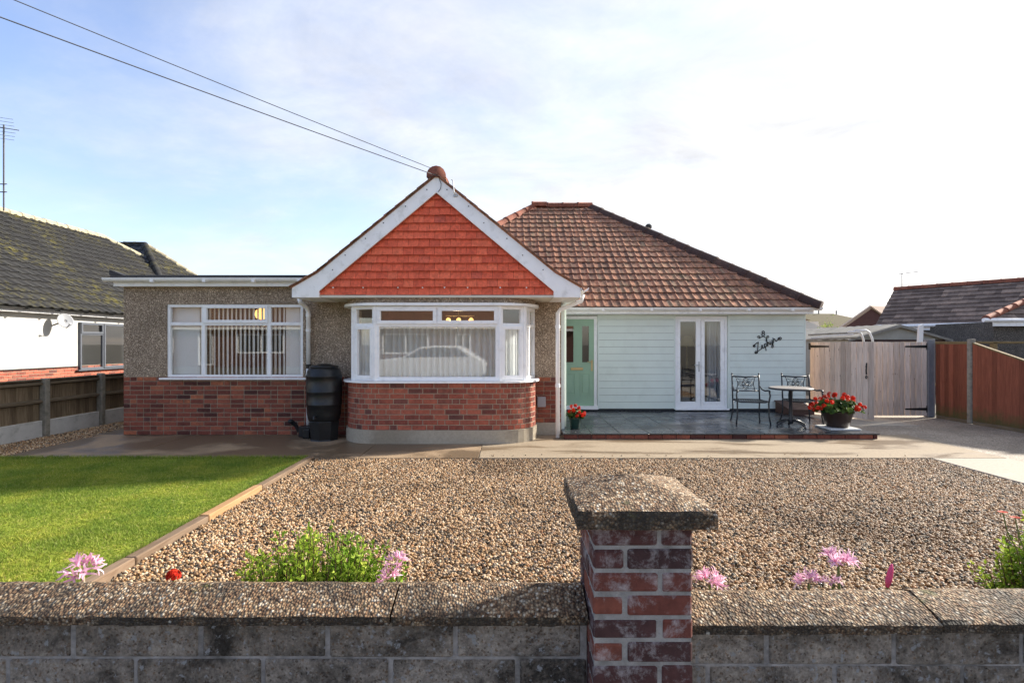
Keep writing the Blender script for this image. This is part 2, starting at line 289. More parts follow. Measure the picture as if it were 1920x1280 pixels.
def pebble():
    k = NT('mixed_flint_pebble'); r = k.n('ShaderNodeObjectInfo').outputs['Random']
    c = k.ramp(r, [(0, C(.04, .034, .026)), (0.14, C(.11, .09, .065)), (0.30, C(.26, .14, .056)), (0.52, C(.385, .235, .112)), (0.72, C(.47, .325, .185)), (0.88, C(.62, .49, .34)), (0.94, C(.36, .16, .055)), (1, C(.18, .16, .14))])
    c = k.mix(1.0, c, k.ramp(k.noise(60, 4, 0.6), [(0.3, 0.8), (0.7, 1.15)]), 'MULTIPLY')
    c = k.mix(1.0, c, k.ramp(k.noise(0.8, 6, 0.65, 0.5), [(0.33, (.66, .62, .58, 1)), (0.5, (1, 1, 1, 1)), (0.68, (1.16, 1.14, 1.12, 1))]), 'MULTIPLY')
    return k.done(c, 0.6, 0.35)
MAT['pebble'] = pebble()
MAT['gravelbase'] = plain('gravel_fines', C(.17, .12, .07), 0.95, 0.5, 60, bump=0.6)
def leafmat(name, stops, trans=0.35, rough=0.55):
    k = NT(name); g = k.n('ShaderNodeNewGeometry').outputs['Random Per Island']; c = k.ramp(g, stops)
    c = k.mix(1.0, c, k.ramp(k.noise(1.7, 5, 0.65), [(0.34, (.58, .74, .72, 1)), (0.52, (1, 1, 1, 1)), (0.66, (1.42, 1.2, 1.15, 1))]), 'MULTIPLY')
    t = k.n('ShaderNodeBsdfTranslucent'); k.t.links.new(c, t.inputs[0]); k.done(c, rough, 0.12)
    ms = k.n('ShaderNodeMixShader'); ms.inputs[0].default_value = trans
    k.t.links.new(k.b.outputs[0], ms.inputs[1]); k.t.links.new(t.outputs[0], ms.inputs[2]); k.t.links.new(ms.outputs[0], k.out.inputs['Surface']); return k.m
MAT['grass'] = leafmat('lawn_grass', [(0, C(.16, .235, .03)), (0.5, C(.24, .31, .05)), (0.88, C(.33, .375, .07)), (1, C(.45, .41, .16))], 0.35, 0.7)
MAT['lawnbase'] = plain('lawn_soil', C(.24, .29, .02), 0.95, 0.3, 12)
MAT['shrub'] = leafmat('shrub_leaf', [(0, C(.10, .19, .018)), (0.5, C(.24, .36, .03)), (1, C(.48, .56, .09))])
MAT['geranleaf'] = leafmat('geranium_leaf', [(0, C(.03, .065, .018)), (1, C(.10, .16, .035))])
MAT['redpetal'] = leafmat('scarlet_petal', [(0, C(.52, .012, .006)), (1, C(.80, .05, .02))], 0.25, 0.5)
MAT['pinkpetal'] = leafmat('pink_petal', [(0, C(.78, .36, .54)), (1, C(.92, .66, .78))], 0.4, 0.5)
MAT['budpink'] = leafmat('dark_pink_bud', [(0, C(.62, .08, .20)), (1, C(.70, .14, .28))], 0.2)
MAT['orangepetal'] = leafmat('orange_red_petal', [(0, C(.45, .02, .006)), (1, C(.58, .05, .01))], 0.25)
MAT['stem'] = plain('green_stem', C(.13, .17, .05), 0.6, 0.2)
MAT['palestem'] = plain('pale_pink_stem', C(.50, .36, .25), 0.6, 0.2)
MAT['brownstem'] = plain('brown_stem', C(.11, .07, .03), 0.7, 0.2)
# ------------------------------------------------------------------ mesh helpers
class MB:
    def __init__(s): s.v = []; s.f = []; s.M = None; s.smooth = False
    def add(s, vs, fs):
        b = len(s.v)
        for p in vs:
            p = Vector(p)
            if s.M is not None: p = s.M @ p
            s.v.append(tuple(p))
        s.f += [tuple(b + i for i in f) for f in fs]; return s
    def box(s, x0, x1, y0, y1, z0, z1):
        return s.add([(x0, y0, z0), (x1, y0, z0), (x1, y1, z0), (x0, y1, z0), (x0, y0, z1), (x1, y0, z1), (x1, y1, z1), (x0, y1, z1)],
                     [(0, 3, 2, 1), (4, 5, 6, 7), (0, 1, 5, 4), (1, 2, 6, 5), (2, 3, 7, 6), (3, 0, 4, 7)])
    def cbox(s, x0, x1, y0, y1, z0, z1, c):      # box with chamfered edges
        xs, ys, zs = (x0, x1), (y0, y1), (z0, z1); vs = []; idx = {}
        for i in (0, 1):
            for j in (0, 1):
                for k in (0, 1):
                    p = (xs[i], ys[j], zs[k]); d = (c if i == 0 else -c, c if j == 0 else -c, c if k == 0 else -c)
                    for a in range(3):
                        q = [p[t] + (d[t] if t != a else 0) for t in range(3)]; idx[(i, j, k, a)] = len(vs); vs.append(q)
        F = []
        for a in range(3):
            b, e = [t for t in range(3) if t != a]
            for sd in (0, 1):
                ring = []
                for (u, w_) in ((0, 0), (1, 0), (1, 1), (0, 1)):
                    t = [0, 0, 0]; t[a] = sd; t[b] = u; t[e] = w_; ring.append(idx[(*t, a)])
                F.append(tuple(ring))
            for u in (0, 1):
                for w_ in (0, 1):
                    t0 = [0, 0, 0]; t1 = [0, 0, 0]; t0[a] = 0; t1[a] = 1
                    for t in (t0, t1): t[b] = u; t[e] = w_
                    F.append((idx[(*t0, b)], idx[(*t1, b)], idx[(*t1, e)], idx[(*t0, e)]))
        for i in (0, 1):
            for j in (0, 1):
                for k in (0, 1): F.append((idx[(i, j, k, 0)], idx[(i, j, k, 1)], idx[(i, j, k, 2)]))
        return s.add(vs, F)
    def prism(s, poly, a, b, ax='y'):           # polygon extruded along an axis; poly in the other two coordinates
        n = len(poly)
        def p(q, t): return {'y': (q[0], t, q[1]), 'x': (t, q[0], q[1]), 'z': (q[0], q[1], t)}[ax]
        return s.add([p(q, a) for q in poly] + [p(q, b) for q in poly],
                     [tuple(range(n)), tuple(range(2 * n - 1, n - 1, -1))] + [(i, n + i, n + (i + 1) % n, (i + 1) % n) for i in range(n)])
    def tube(s, pts, r, n=8, caps=True):
        pts = [Vector(p) for p in pts]; rs = r if isinstance(r, (list, tuple)) else [r] * len(pts)
        vs = []; up = None
        for i, p in enumerate(pts):
            t = (pts[min(i + 1, len(pts) - 1)] - pts[max(i - 1, 0)]).normalized()
            if up is None: up = t.orthogonal().normalized()
            up = (up - t * up.dot(t)); up = up.normalized() if up.length > 1e-6 else t.orthogonal().normalized()
            w_ = t.cross(up)
            for j in range(n):
                a = 2 * math.pi * j / n; vs.append(p + (up * math.cos(a) + w_ * math.sin(a)) * rs[i])
        fs = [(i * n + j, i * n + (j + 1) % n, (i + 1) * n + (j + 1) % n, (i + 1) * n + j) for i in range(len(pts) - 1) for j in range(n)]
        if caps: fs += [tuple(range(n - 1, -1, -1)), tuple(range((len(pts) - 1) * n, len(pts) * n))]
        return s.add(vs, fs)
    def lathe(s, prof, c, n=24, a0=0, a1=2 * math.pi):
        full = abs(a1 - a0 - 2 * math.pi) < 1e-6; m = n if full else n + 1; vs = []
        for r, z in prof:
            for j in range(m):
                a = a0 + (a1 - a0) * j / n; vs.append((c[0] + r * math.cos(a), c[1] + r * math.sin(a), c[2] + z))
        fs = [(i * m + j, i * m + (j + 1) % m, (i + 1) * m + (j + 1) % m, (i + 1) * m + j) for i in range(len(prof) - 1) for j in range(n if full else n)]
        return s.add(vs, fs)
    def mesh(s, name, mat, smooth=None):
        me = bpy.data.meshes.new(name); me.from_pydata(s.v, [], s.f); me.update()
        bm = bmesh.new(); bm.from_mesh(me); bmesh.ops.recalc_face_normals(bm, faces=bm.faces); bm.to_mesh(me); bm.free()
        if mat is not None: me.materials.append(MAT[mat] if isinstance(mat, str) else mat)
        if s.smooth if smooth is None else smooth: me.shade_smooth()
        return me
    def build(s, name, mat, parent=None, smooth=None, **k):
        return link(name, s.mesh(name, mat, smooth), parent, **k)
def link(name, me, parent=None, M=None, **props):
    o = bpy.data.objects.new(name, me); COL.objects.link(o)
    if parent is not None:
        o.parent = parent
        if parent.parent is None and parent.type == 'EMPTY': o.matrix_parent_inverse = parent.matrix_basis.inverted()
    if M is not None: o.matrix_basis = M
    for a, b in props.items():
        if b is not None: o[a] = b
    return o
def thing(name, loc, label, cat, group=None):
    o = bpy.data.objects.new(name, None); COL.objects.link(o); o.location = loc; o.empty_display_size = 0.1
    o.matrix_basis = Matrix.Translation(loc); o['label'] = label; o['category'] = cat
    if group: o['group'] = group
    return o
def box(name, mat, parent, *b, c=0.0, **k):
    m = MB(); m.cbox(*b, c) if c else m.box(*b); return m.build(name, mat, parent, **k)
def copy_thing(root, loc, label):
    r = root.copy(); COL.objects.link(r); r['label'] = label
    def rec(o, p):
        for ch in list(o.children):
            c_ = ch.copy(); COL.objects.link(c_); c_.parent = p; c_.matrix_parent_inverse = ch.matrix_parent_inverse.copy(); rec(ch, c_)
    rec(root, r); r.matrix_basis = Matrix.Translation(loc); return r
def wall_holes(mb, x0, x1, z0, z1, y0, y1, holes):
    xs = sorted({x0, x1, *[h[0] for h in holes], *[h[1] for h in holes]}); xs = [x for x in xs if x0 <= x <= x1]
    for a, b in zip(xs, xs[1:]):
        zs = [(z0, z1)]
        for h in holes:
            if h[0] <= a + 1e-6 and h[1] >= b - 1e-6:
                nz = []
                for p, q in zs:
                    if h[3] <= p or h[2] >= q: nz.append((p, q)); continue
                    if h[2] > p: nz.append((p, h[2]))
                    if h[3] < q: nz.append((h[3], q))
                zs = nz
        for p, q in zs: mb.box(a, b, y0, y1, p, q)
    return mb
def clip(poly, planes):                          # keep a*u+b*v+c >= 0
    for a, b, c in planes:
        out = []
        for i in range(len(poly)):
            p, q = poly[i], poly[(i + 1) % len(poly)]; dp = a * p[0] + b * p[1] + c; dq = a * q[0] + b * q[1] + c
            if dp >= 0: out.append(p)
            if (dp >= 0) != (dq >= 0):
                t = dp / (dp - dq); out.append((p[0] + (q[0] - p[0]) * t, p[1] + (q[1] - p[1]) * t))
        poly = out
        if len(poly) < 3: return []
    return poly
def tiles(parent, name, mat, O, U, V, planes, ur, vr, tw, gauge, prof, lift, thick, nparts, lap=0.05, gap=0.004, jit=0.003, stagger=0.0, rnd=None):
    """overlapping tiles on a plane O + u U + v V (normal W outward): whole tiles share a mesh, cut ones get their own"""
    rnd = rnd or random.Random(3)
    O, U, V = Vector(O), Vector(U).normalized(), Vector(V).normalized(); W = U.cross(V).normalized()
    Mx = Matrix(((U.x, V.x, W.x, O.x), (U.y, V.y, W.y, O.y), (U.z, V.z, W.z, O.z), (0, 0, 0, 1)))
    def geo(u0, v0, cutp):
        m = MB(); H = gauge + lap
        for i in range(len(prof) - 1):
            a, ha = prof[i]; b, hb = prof[i + 1]; ua, ub = a * (tw - gap), b * (tw - gap)
            poly = [(u0 + ua, v0), (u0 + ub, v0), (u0 + ub, v0 + H), (u0 + ua, v0 + H)]
            if cutp: poly = clip(poly, cutp)
            if len(poly) < 3: continue
            def hz(p):
                f = (p[0] - u0 - ua) / max(ub - ua, 1e-6); return ha + (hb - ha) * f + lift * (1 - (p[1] - v0) / H)
            n = len(poly); top = [(p[0] - u0, p[1] - v0, hz(p)) for p in poly]; bot = [(p[0] - u0, p[1] - v0, hz(p) - thick) for p in poly]
            m.add(top + bot, [tuple(range(n))] + [(j, n + j, n + (j + 1) % n, (j + 1) % n) for j in range(n)])
        return m
    items = []; row = 0; v0 = vr[0]
    while v0 < vr[1]:
        u0 = ur[0] - (tw * stagger if row % 2 else 0)
        while u0 < ur[1]:
            full = [(u0, v0), (u0 + tw, v0), (u0 + tw, v0 + gauge + lap), (u0, v0 + gauge + lap)]
            vis = clip([(u0, v0), (u0 + tw, v0), (u0 + tw, v0 + gauge), (u0, v0 + gauge)], planes)
            if vis:
                inside = all(a * p[0] + b * p[1] + c >= 0 for p in full for a, b, c in planes)
                ar = abs(sum(vis[i][0] * vis[(i + 1) % len(vis)][1] - vis[(i + 1) % len(vis)][0] * vis[i][1] for i in range(len(vis)))) / 2
                wp = O + U * (u0 + tw / 2) + V * (v0 + gauge / 2)
                scr = abs(wp.x / max(wp.y, .1)); items.append((ar / max(wp.y, 0.5) ** 2 * (1 if scr < 0.98 else 0.01), u0, v0, inside))
            u0 += tw
        v0 += gauge; row += 1
    items.sort(key=lambda t: -t[0]); shared = geo(0, 0, None).mesh(name, mat)
    rest = MB()
    for i, (ar, u0, v0, inside) in enumerate(items):
        T = Mx @ Matrix.Translation((u0, v0 + rnd.uniform(-jit, jit), rnd.uniform(0, jit))) @ Matrix.Rotation(rnd.uniform(-jit, jit), 4, 'Z')
        g = None if inside else geo(u0, v0, planes)
        if g is not None and not g.v: continue
        if i < nparts:
            link(name, shared if inside else g.mesh(name, mat), parent, M=T if inside else Mx @ Matrix.Translation((u0, v0, 0)))
        else:
            g = g or geo(0, 0, None); rest.M = T; rest.add(g.v, g.f)
    rest.M = None
    if rest.v: rest.build(name + '_field', mat, parent, kind='stuff')
    return Mx
def P(px, py, D): return (px - 958) * D / 1000, EYE + (645 - py) * D / 1000
_bm = {}
def brick(parent, x, y, z, w_, mat='brick', d=0.09, h=0.065, rot=0.0, name='brick'):
    key = (round(w_, 4), mat, d, round(h, 4), name)
    if key not in _bm: _bm[key] = MB().cbox(-w_ / 2, w_ / 2, 0, d, 0, h, 0.004).mesh(name, mat)
    return link(name, _bm[key], parent, M=Matrix.Translation((x, y, z)) @ Matrix.Rotation(rot + random.uniform(-.004, .004), 4, 'Z') @ Matrix.Rotation(random.uniform(-.004, .004), 4, 'Y'))
def course(x0, x1, rnd, header=0.22):
    out = []; x = x0
    first = True
    while x < x1 - 0.03:
        w_ = 0.1025 if rnd.random() < header or (first and rnd.random() < 0.5) else 0.215
        first = False
        if x + w_ > x1 - 0.05: w_ = x1 - x
        out.append((x, x + w_)); x += w_ + 0.01
    return out
def leaves(name, mat, parent, cs, size, rnd, up=0.3, long=1.8):
    """small folded leaf blades: cs = list of (pos, outward dir)"""
    vs = []; fs = []
    for p, d in cs:
        d = (Vector(d) + Vector((rnd.uniform(-.7, .7), rnd.uniform(-.7, .7), rnd.uniform(-.4, .7) + up))).normalized(); p = Vector(p)
        sd = d.cross(Vector((rnd.uniform(-1, 1), rnd.uniform(-1, 1), rnd.uniform(-1, 1)))).normalized(); nn = d.cross(sd)
        l = size * rnd.uniform(.6, 1.25); w_ = l / long / 2; b = len(vs)
        vs += [tuple(p), tuple(p + d * l * .45 + sd * w_ + nn * w_ * .35), tuple(p + d * l), tuple(p + d * l * .45 - sd * w_ + nn * w_ * .35)]
        fs += [(b, b + 1, b + 2), (b, b + 2, b + 3)]
    me = bpy.data.meshes.new(name); me.from_pydata(vs, [], fs); me.update(); me.materials.append(MAT[mat]); return link(name, me, parent)
# ================================================================== GROUND
gm = MB(); gm.add([(-900, -600, -0.05), (900, -600, -0.05), (900, 1500, -0.05), (-900, 1500, -0.05)], [(0, 1, 2, 3)]).build('ground', 'earth', kind='structure')
box('gravel_bed', 'gravelbase', None, -2.60, 5.58, 2.14, 7.10, -0.045, -0.022, kind='structure')
box('lawn', 'lawnbase', None, -7.76, -2.72, 2.14, 7.10, -0.045, 0.0, kind='structure')
path = box('concrete_path', 'mortar', None, -6.88, 6.62, 7.135, 8.93, -0.045, -0.012, kind='structure')
for a, b, m in ((-6.88, -5.32, 'conwetshade'), (-5.31, -2.06, 'conwetshade'), (-2.05, -0.44, 'conwetshade'), (-0.43, 6.62, 'condry')):
    box('slab', m, path, a, b, 7.13, 8.94, -0.012, 0.0 if m == 'conwetshade' else 0.002, c=0.004)
MB().cbox(-7.0, -2.62, 8.945, 12.2, -0.03, -0.004, 0.003).build('slab', 'conwetshade', path)
strip = box('driveway_strip', 'constrip', None, 5.62, 6.62, 2.14, 7.12, -0.04, 0.0, c=0.004, kind='structure')
dm = MB(); dm.box(6.635, 8.78, 1.5, 8.95, -0.045, -0.004); dm.box(5.9, 8.78, 8.96, 20, -0.045, -0.004); dm.build('driveway', 'drive', kind='structure')
MB().box(6.0, 7.6, 9.9, 11.9, -0.004, 0.004).build('gate_apron', 'constrip', kind='structure')
box('pavement', 'pavement', None, -40, 40, -1.9, 1.85, -0.045, 0.0, kind='structure')
box('road', 'tarmac', None, -60, 60, -9.5, -2.0, -0.045, -0.03, kind='structure')
# timber edging between lawn and gravel
ed = thing('edging_strip', (-2.66, 5.1, 0), 'worn timber edging strip between the lawn and the gravel', 'edging')
for a, b, m in ((2.2, 3.72, 'edging'), (3.73, 4.62, 'edging'), (4.63, 5.62, 'edgingorange'), (5.63, 7.10, 'edging')):
    box('edging_board', m, ed, -2.706, -2.618, a, b, -0.04, 0.038 + random.uniform(-.006, .006), c=0.008)
# gravel: instanced pebbles
def scatter(name, poly, z, dens, smin, smax, mat, seed, flat=0.62):
    me = bpy.data.meshes.new(name); me.from_pydata([(x, y, z) for x, y in poly], [], [tuple(range(len(poly)))]); me.update()
    o = link(name, me, None, kind='stuff'); me.materials.append(MAT[mat])
    g = bpy.data.node_groups.new(name + '_nodes', 'GeometryNodeTree')
    g.interface.new_socket('Geometry', in_out='INPUT', socket_type='NodeSocketGeometry'); g.interface.new_socket('Geometry', in_out='OUTPUT', socket_type='NodeSocketGeometry')
    n = g.nodes; l = g.links; gi = n.new('NodeGroupInput'); go = n.new('NodeGroupOutput')
    dp = n.new('GeometryNodeDistributePointsOnFaces'); dp.inputs['Density'].default_value = dens; dp.inputs['Seed'].default_value = seed
    ic = n.new('GeometryNodeMeshIcoSphere'); ic.inputs['Radius'].default_value = 1.0; ic.inputs['Subdivisions'].default_value = 2
    sm = n.new('GeometryNodeSetShadeSmooth'); mt = n.new('GeometryNodeSetMaterial'); mt.inputs['Material'].default_value = MAT[mat]
    ip = n.new('GeometryNodeInstanceOnPoints')
    rv = n.new('FunctionNodeRandomValue'); rv.data_type = 'FLOAT_VECTOR'; rv.inputs[0].default_value = (smin, smin, smin * flat); rv.inputs[1].default_value = (smax, smax * .8, smax * flat)
    rr = n.new('FunctionNodeRandomValue'); rr.data_type = 'FLOAT_VECTOR'; rr.inputs[0].default_value = (-.6, -.6, 0); rr.inputs[1].default_value = (.6, .6, 6.28)
    e2r = n.new('FunctionNodeEulerToRotation')
    rp = n.new('FunctionNodeRandomValue'); rp.data_type = 'FLOAT_VECTOR'; rp.inputs[0].default_value = (0, 0, -.006); rp.inputs[1].default_value = (0, 0, .012)
    sp = n.new('GeometryNodeSetPosition')
    l.new(gi.outputs[0], dp.inputs['Mesh']); l.new(dp.outputs['Points'], sp.inputs['Geometry']); l.new(rp.outputs[0], sp.inputs['Offset']); l.new(sp.outputs[0], ip.inputs['Points'])
    l.new(ic.outputs['Mesh'], sm.inputs[0]); l.new(sm.outputs[0], mt.inputs['Geometry']); l.new(mt.outputs[0], ip.inputs['Instance'])
    l.new(rr.outputs[0], e2r.inputs[0]); l.new(e2r.outputs[0], ip.inputs['Rotation']); l.new(rv.outputs[0], ip.inputs['Scale']); l.new(ip.outputs[0], go.inputs[0])
    md = o.modifiers.new('scatter', 'NODES'); md.node_group = g; return o
scatter('gravel', [(-2.60, 2.2), (5.57, 2.2), (5.57, 7.09), (-2.60, 7.09)], -0.014, 4700, 0.0065, 0.0155, 'pebble', 1)
scatter('side_gravel', [(-7.78, 7.15), (-6.95, 7.15), (-7.0, 12.1), (-7.78, 12.1)], -0.03, 2600, 0.008, 0.016, 'pebble', 2)
scatter('stray_pebbles', [(-2.5, 7.14), (5.5, 7.14), (5.5, 7.34), (-2.5, 7.34)], 0.006, 22, 0.006, 0.013, 'pebble', 5)
# grass blades
def grass():
    n = 300000; rng = np.random.default_rng(5)
    x = rng.uniform(-7.74, -2.725, n); y = 2.2 + 4.92 * rng.uniform(0, 1, n) ** 1.15
    h = rng.uniform(.010, .026, n) * (1 + .35 * np.sin(x * 3.1 + 2 * np.sin(y * 2.3)) * np.sin(y * 2.7 + x)); a = rng.uniform(0, 6.283, n); wd = rng.uniform(.0025, .0048, n)
    lx = rng.normal(0, .014, n); ly = rng.normal(0, .014, n)
    e1 = slice(0, 5000); e2 = slice(5000, 9000)
    y[e1] = 7.09 + rng.uniform(-.03, .012, 5000); h[e1] = rng.uniform(.02, .06, 5000); ly[e1] = rng.normal(.015, .02, 5000)
    x[e2] = -2.722 + rng.uniform(-.03, .008, 4000); h[e2] = rng.uniform(.03, .065, 4000); lx[e2] = rng.normal(.02, .02, 4000); v = np.zeros((n, 3, 3), np.float32)
    v[:, 0] = np.stack([x - np.cos(a) * wd, y - np.sin(a) * wd, np.zeros(n)], 1); v[:, 1] = np.stack([x + np.cos(a) * wd, y + np.sin(a) * wd, np.zeros(n)], 1)
    v[:, 2] = np.stack([x + lx, y + ly, h], 1)
    me = bpy.data.meshes.new('grass'); me.vertices.add(n * 3); me.vertices.foreach_set('co', v.ravel())
    me.loops.add(n * 3); me.loops.foreach_set('vertex_index', np.arange(n * 3, dtype=np.int32)); me.polygons.add(n)
    me.polygons.foreach_set('loop_start', np.arange(0, n * 3, 3, dtype=np.int32)); me.update(calc_edges=True); me.materials.append(MAT['grass'])
    link('grass', me, None, kind='stuff')
grass()
# patio
PZ = 0.095
patio = box('patio', 'mortargrey', None, 0.86, 5.86, 8.56, 11.38, -0.04, PZ - 0.022, kind='structure')
nx, ny = 11, 6
for i in range(nx):
    for j in range(ny):
        tw, td = 5.06 / nx, 2.88 / ny; x0 = 0.83 + i * tw; y0 = 8.505 + j * td
        box('paving_tile', 'slate', patio, x0 + .004, x0 + tw - .004, y0 + .004, y0 + td - .004, PZ - 0.022, PZ + random.uniform(-.0015, .0015), c=0.003)
x = 0.85
while x < 5.80: 
    w_ = min(0.215, 5.865 - x); brick(patio, x + w_ / 2, 8.53, 0.004, w_, 'brick', 0.10, 0.066); x += 0.225
for j in range(12): brick(patio, 5.875, 8.75 + j * .225, 0.004, 0.215, 'brick', 0.10, 0.066, rot=R(90))
# ================================================================== BUNGALOW
H = thing('bungalow', (0, 12, 0), 'red roofed bungalow with tile hung gable, bay window and pale green boarded wing', 'house')
FW = 8.95; XC = -1.127
WX0, WX1, WZ0, WZ1 = -5.78, -3.49, 0.955, 2.19
BZ0, BZ1 = 0.93, 2.107
hw = MB()
wall_holes(hw, -6.50, 0.84, 0.976, 2.50, FW, FW + .25, [(WX0, WX1, 0, WZ1), (XC - 1.45, XC + 1.45, 0, 2.15), ])
hw.build('rendered_wall', 'dash', H)
lw = MB(); wall_holes(lw, -6.495, -2.6, 0.0, 0.976, FW + .004, FW + .25, [(WX0, WX1, .93, 3)]); lw2 = MB().box(XC + 1.45, 0.835, FW + .004, FW + .25, 0.2, .976)
lower = lw.build('brickwork', 'mortar', H); lw2.build('brickwork', 'mortar', H)
rb = random.Random(11); extra = MB()
for r in range(13):
    z = 0.004 + r * 0.075
    for a, b in course(-6.50, -2.62, rb, .25):
        zc = z
        if b < -3.22: brick(lower, (a + b) / 2, FW - .006, zc, b - a - .003, 'brick', .09, .063)
        else: extra.cbox(a, b, FW - .006, FW + .05, zc, zc + .065, .004)
for r in range(10):
    z = 0.21 + r * 0.0765
    for a, b in course(XC + 1.46, 0.84, rb): extra.cbox(a, b, FW - .006, FW + .05, z, z + .066, .004)
extra.build('hidden_bricks', 'brick', lower, kind='stuff')
MB().cbox(0.20, 0.845, FW - .03, FW + .2, 0, .205, .006).build('cement_plinth', 'plinth', H)
# outer shell, ceilings, inner lining
sh = MB()
sh.box(-6.50, -6.26, FW + .25, 17, 0, 2.5); sh.box(-6.5, 6.26, 18.8, 19.0, 0, 2.3); sh.box(6.02, 6.26, 11.65, 18.8, 0, 2.25); sh.box(-6.5, -3.3, 16.8, 17, 0, 2.5)
sh.box(.6, .84, FW + .25, 11.4, 0, 2.25)
sh.build('side_wall', 'dash', H)
ln = MB(); ln.box(-6.25, -3.0, 12.6, 12.7, 0, 2.4); ln.box(-3.0, -2.9, FW + .25, 12.6, 0, 2.4); ln.box(-2.9, .6, 12.6, 12.7, 0, 2.4)
ln.box(2.2, 2.3, 11.65, 15, 0, 2.2); ln.box(2.3, 6.0, 15.0, 15.1, 0, 2.2); ln.box(.84, 2.2, 13.0, 13.1, 0, 2.2); ln.box(-6.25, .6, FW + .26, 12.7, 2.41, 2.46); ln.box(.86, 6.0, 11.66, 18.7, 2.21, 2.24)
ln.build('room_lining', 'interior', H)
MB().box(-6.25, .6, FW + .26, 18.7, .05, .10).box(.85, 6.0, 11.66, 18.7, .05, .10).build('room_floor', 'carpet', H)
# left window
def frame_rect(m, x0, x1, z0, z1, y, t, d):
    m.box(x0, x1, y, y + d, z0, z0 + t); m.box(x0, x1, y, y + d, z1 - t, z1); m.box(x0, x0 + t, y, y + d, z0 + t, z1 - t); m.box(x1 - t, x1, y, y + d, z0 + t, z1 - t)
def win(parent, name, x0, x1, z0, z1, y, mull, trans, openers, fm='upvc', t=.05, sill=True, M=None, pane_name='pane', top=False):
    m = MB(); m.M = M; frame_rect(m, x0, x1, z0, z1, y, t, .07)
    xs = [x0] + list(mull) + [x1]
    for x in mull: m.box(x - .03, x + .03, y + .003, y + .067, (trans[0][2] + .026) if top else z0 + t, z1 - t)
    for (a, b, z) in trans: m.box(a + .03, b - .03, y + .004, y + .066, z - .028, z + .028)
    o = m.build(name, fm, parent)
    md = o.modifiers.new('bevel', 'BEVEL'); md.width = .006; md.segments = 2; md.limit_method = 'ANGLE'
    for (a, b, p, q) in openers:
        q_ = MB(); q_.M = M; frame_rect(q_, a + .012, b - .012, p + .012, q - .012, y - .018, .055, .05); s_ = q_.build('opening_light', fm, o)
        md = s_.modifiers.new('bevel', 'BEVEL'); md.width = .005; md.segments = 2; md.limit_method = 'ANGLE'
    tz = trans[0][2] if trans else None
    for a, b in zip(xs, xs[1:]):
        zz_ = [(z0, z1)]
        for (ta, tb, z) in trans:
            if ta <= a + .01 and tb >= b - .01: zz_ = [(z0, z), (z, z1)]
        for p, q in zz_:
            if top and p == z0: continue
            g = MB(); g.M = M; g.box(a + .02, b - .02, y + .03, y + .036, p + .02, q - .02); g.build(pane_name, 'glass', o)
    if top: g = MB(); g.M = M; g.box(x0 + .02, x1 - .02, y + .03, y + .036, z0 + .02, trans[0][2] - .02); g.build(pane_name, 'glass', o)
    return o
MX = [(379.5 - 958) * .00895, (503 - 958) * .00895]; TZ = EYE + (645 - 607) * .00895
w1 = win(H, 'window', WX0, WX1, WZ0, WZ1, FW + .02, MX, [(WX0, WX1, TZ)], [(MX[0], MX[1], TZ, WZ1)])
MB().cbox(WX0 - .09, WX1 + .07, FW - .07, FW + .05, .925, .957, .006).build('sill', 'upvc', w1)
# bay: plan polyline (right half mirrored)
AR = [(XC + .93 + .6 * math.sin(a), 8.75 - .6 * math.cos(a)) for a in np.linspace(0, math.pi / 2, 10)]
right = [(XC + .0, 8.15)] + AR + [(XC + 1.53, 8.96)]
plan = [(2 * XC - x, y) for x, y in reversed(right[1:])] + right[1:]
def offset(pl, d):
    out = []
    for i, p in enumerate(pl):
        a = Vector(pl[max(i - 1, 0)]); b = Vector(pl[min(i + 1, len(pl) - 1)]); t = (b - a).normalized(); nn = Vector((t.y, -t.x)); out.append((p[0] + nn.x * d, p[1] + nn.y * d))
    return out
def band(name, mat, parent, pl, out, inn, z0, z1, smooth=False):
    a, b = offset(pl, out), offset(pl, -inn); m = MB(); n = len(pl)
    vs = [(x, y, z0) for x, y in a] + [(x, y, z1) for x, y in a] + [(x, y, z0) for x, y in b] + [(x, y, z1) for x, y in b]; fs = []
    for i in range(n - 1):
        fs += [(i, i + 1, n + i + 1, n + i), (2 * n + i, 3 * n + i, 3 * n + i + 1, 2 * n + i + 1), (n + i, n + i + 1, 3 * n + i + 1, 3 * n + i), (i, 2 * n + i, 2 * n + i + 1, i + 1)]
    fs += [(0, n, 3 * n, 2 * n), (n - 1, 3 * n - 1, 4 * n - 1, 2 * n - 1)]
    o = m.add(vs, fs).build(name, mat, parent)
    return o
band('bay_plinth', 'plinth', H, plan, .02, .2, 0, .205)
bayc = band('bay_brickwork', 'mortar', H, plan, -.006, .2, .205, .925)
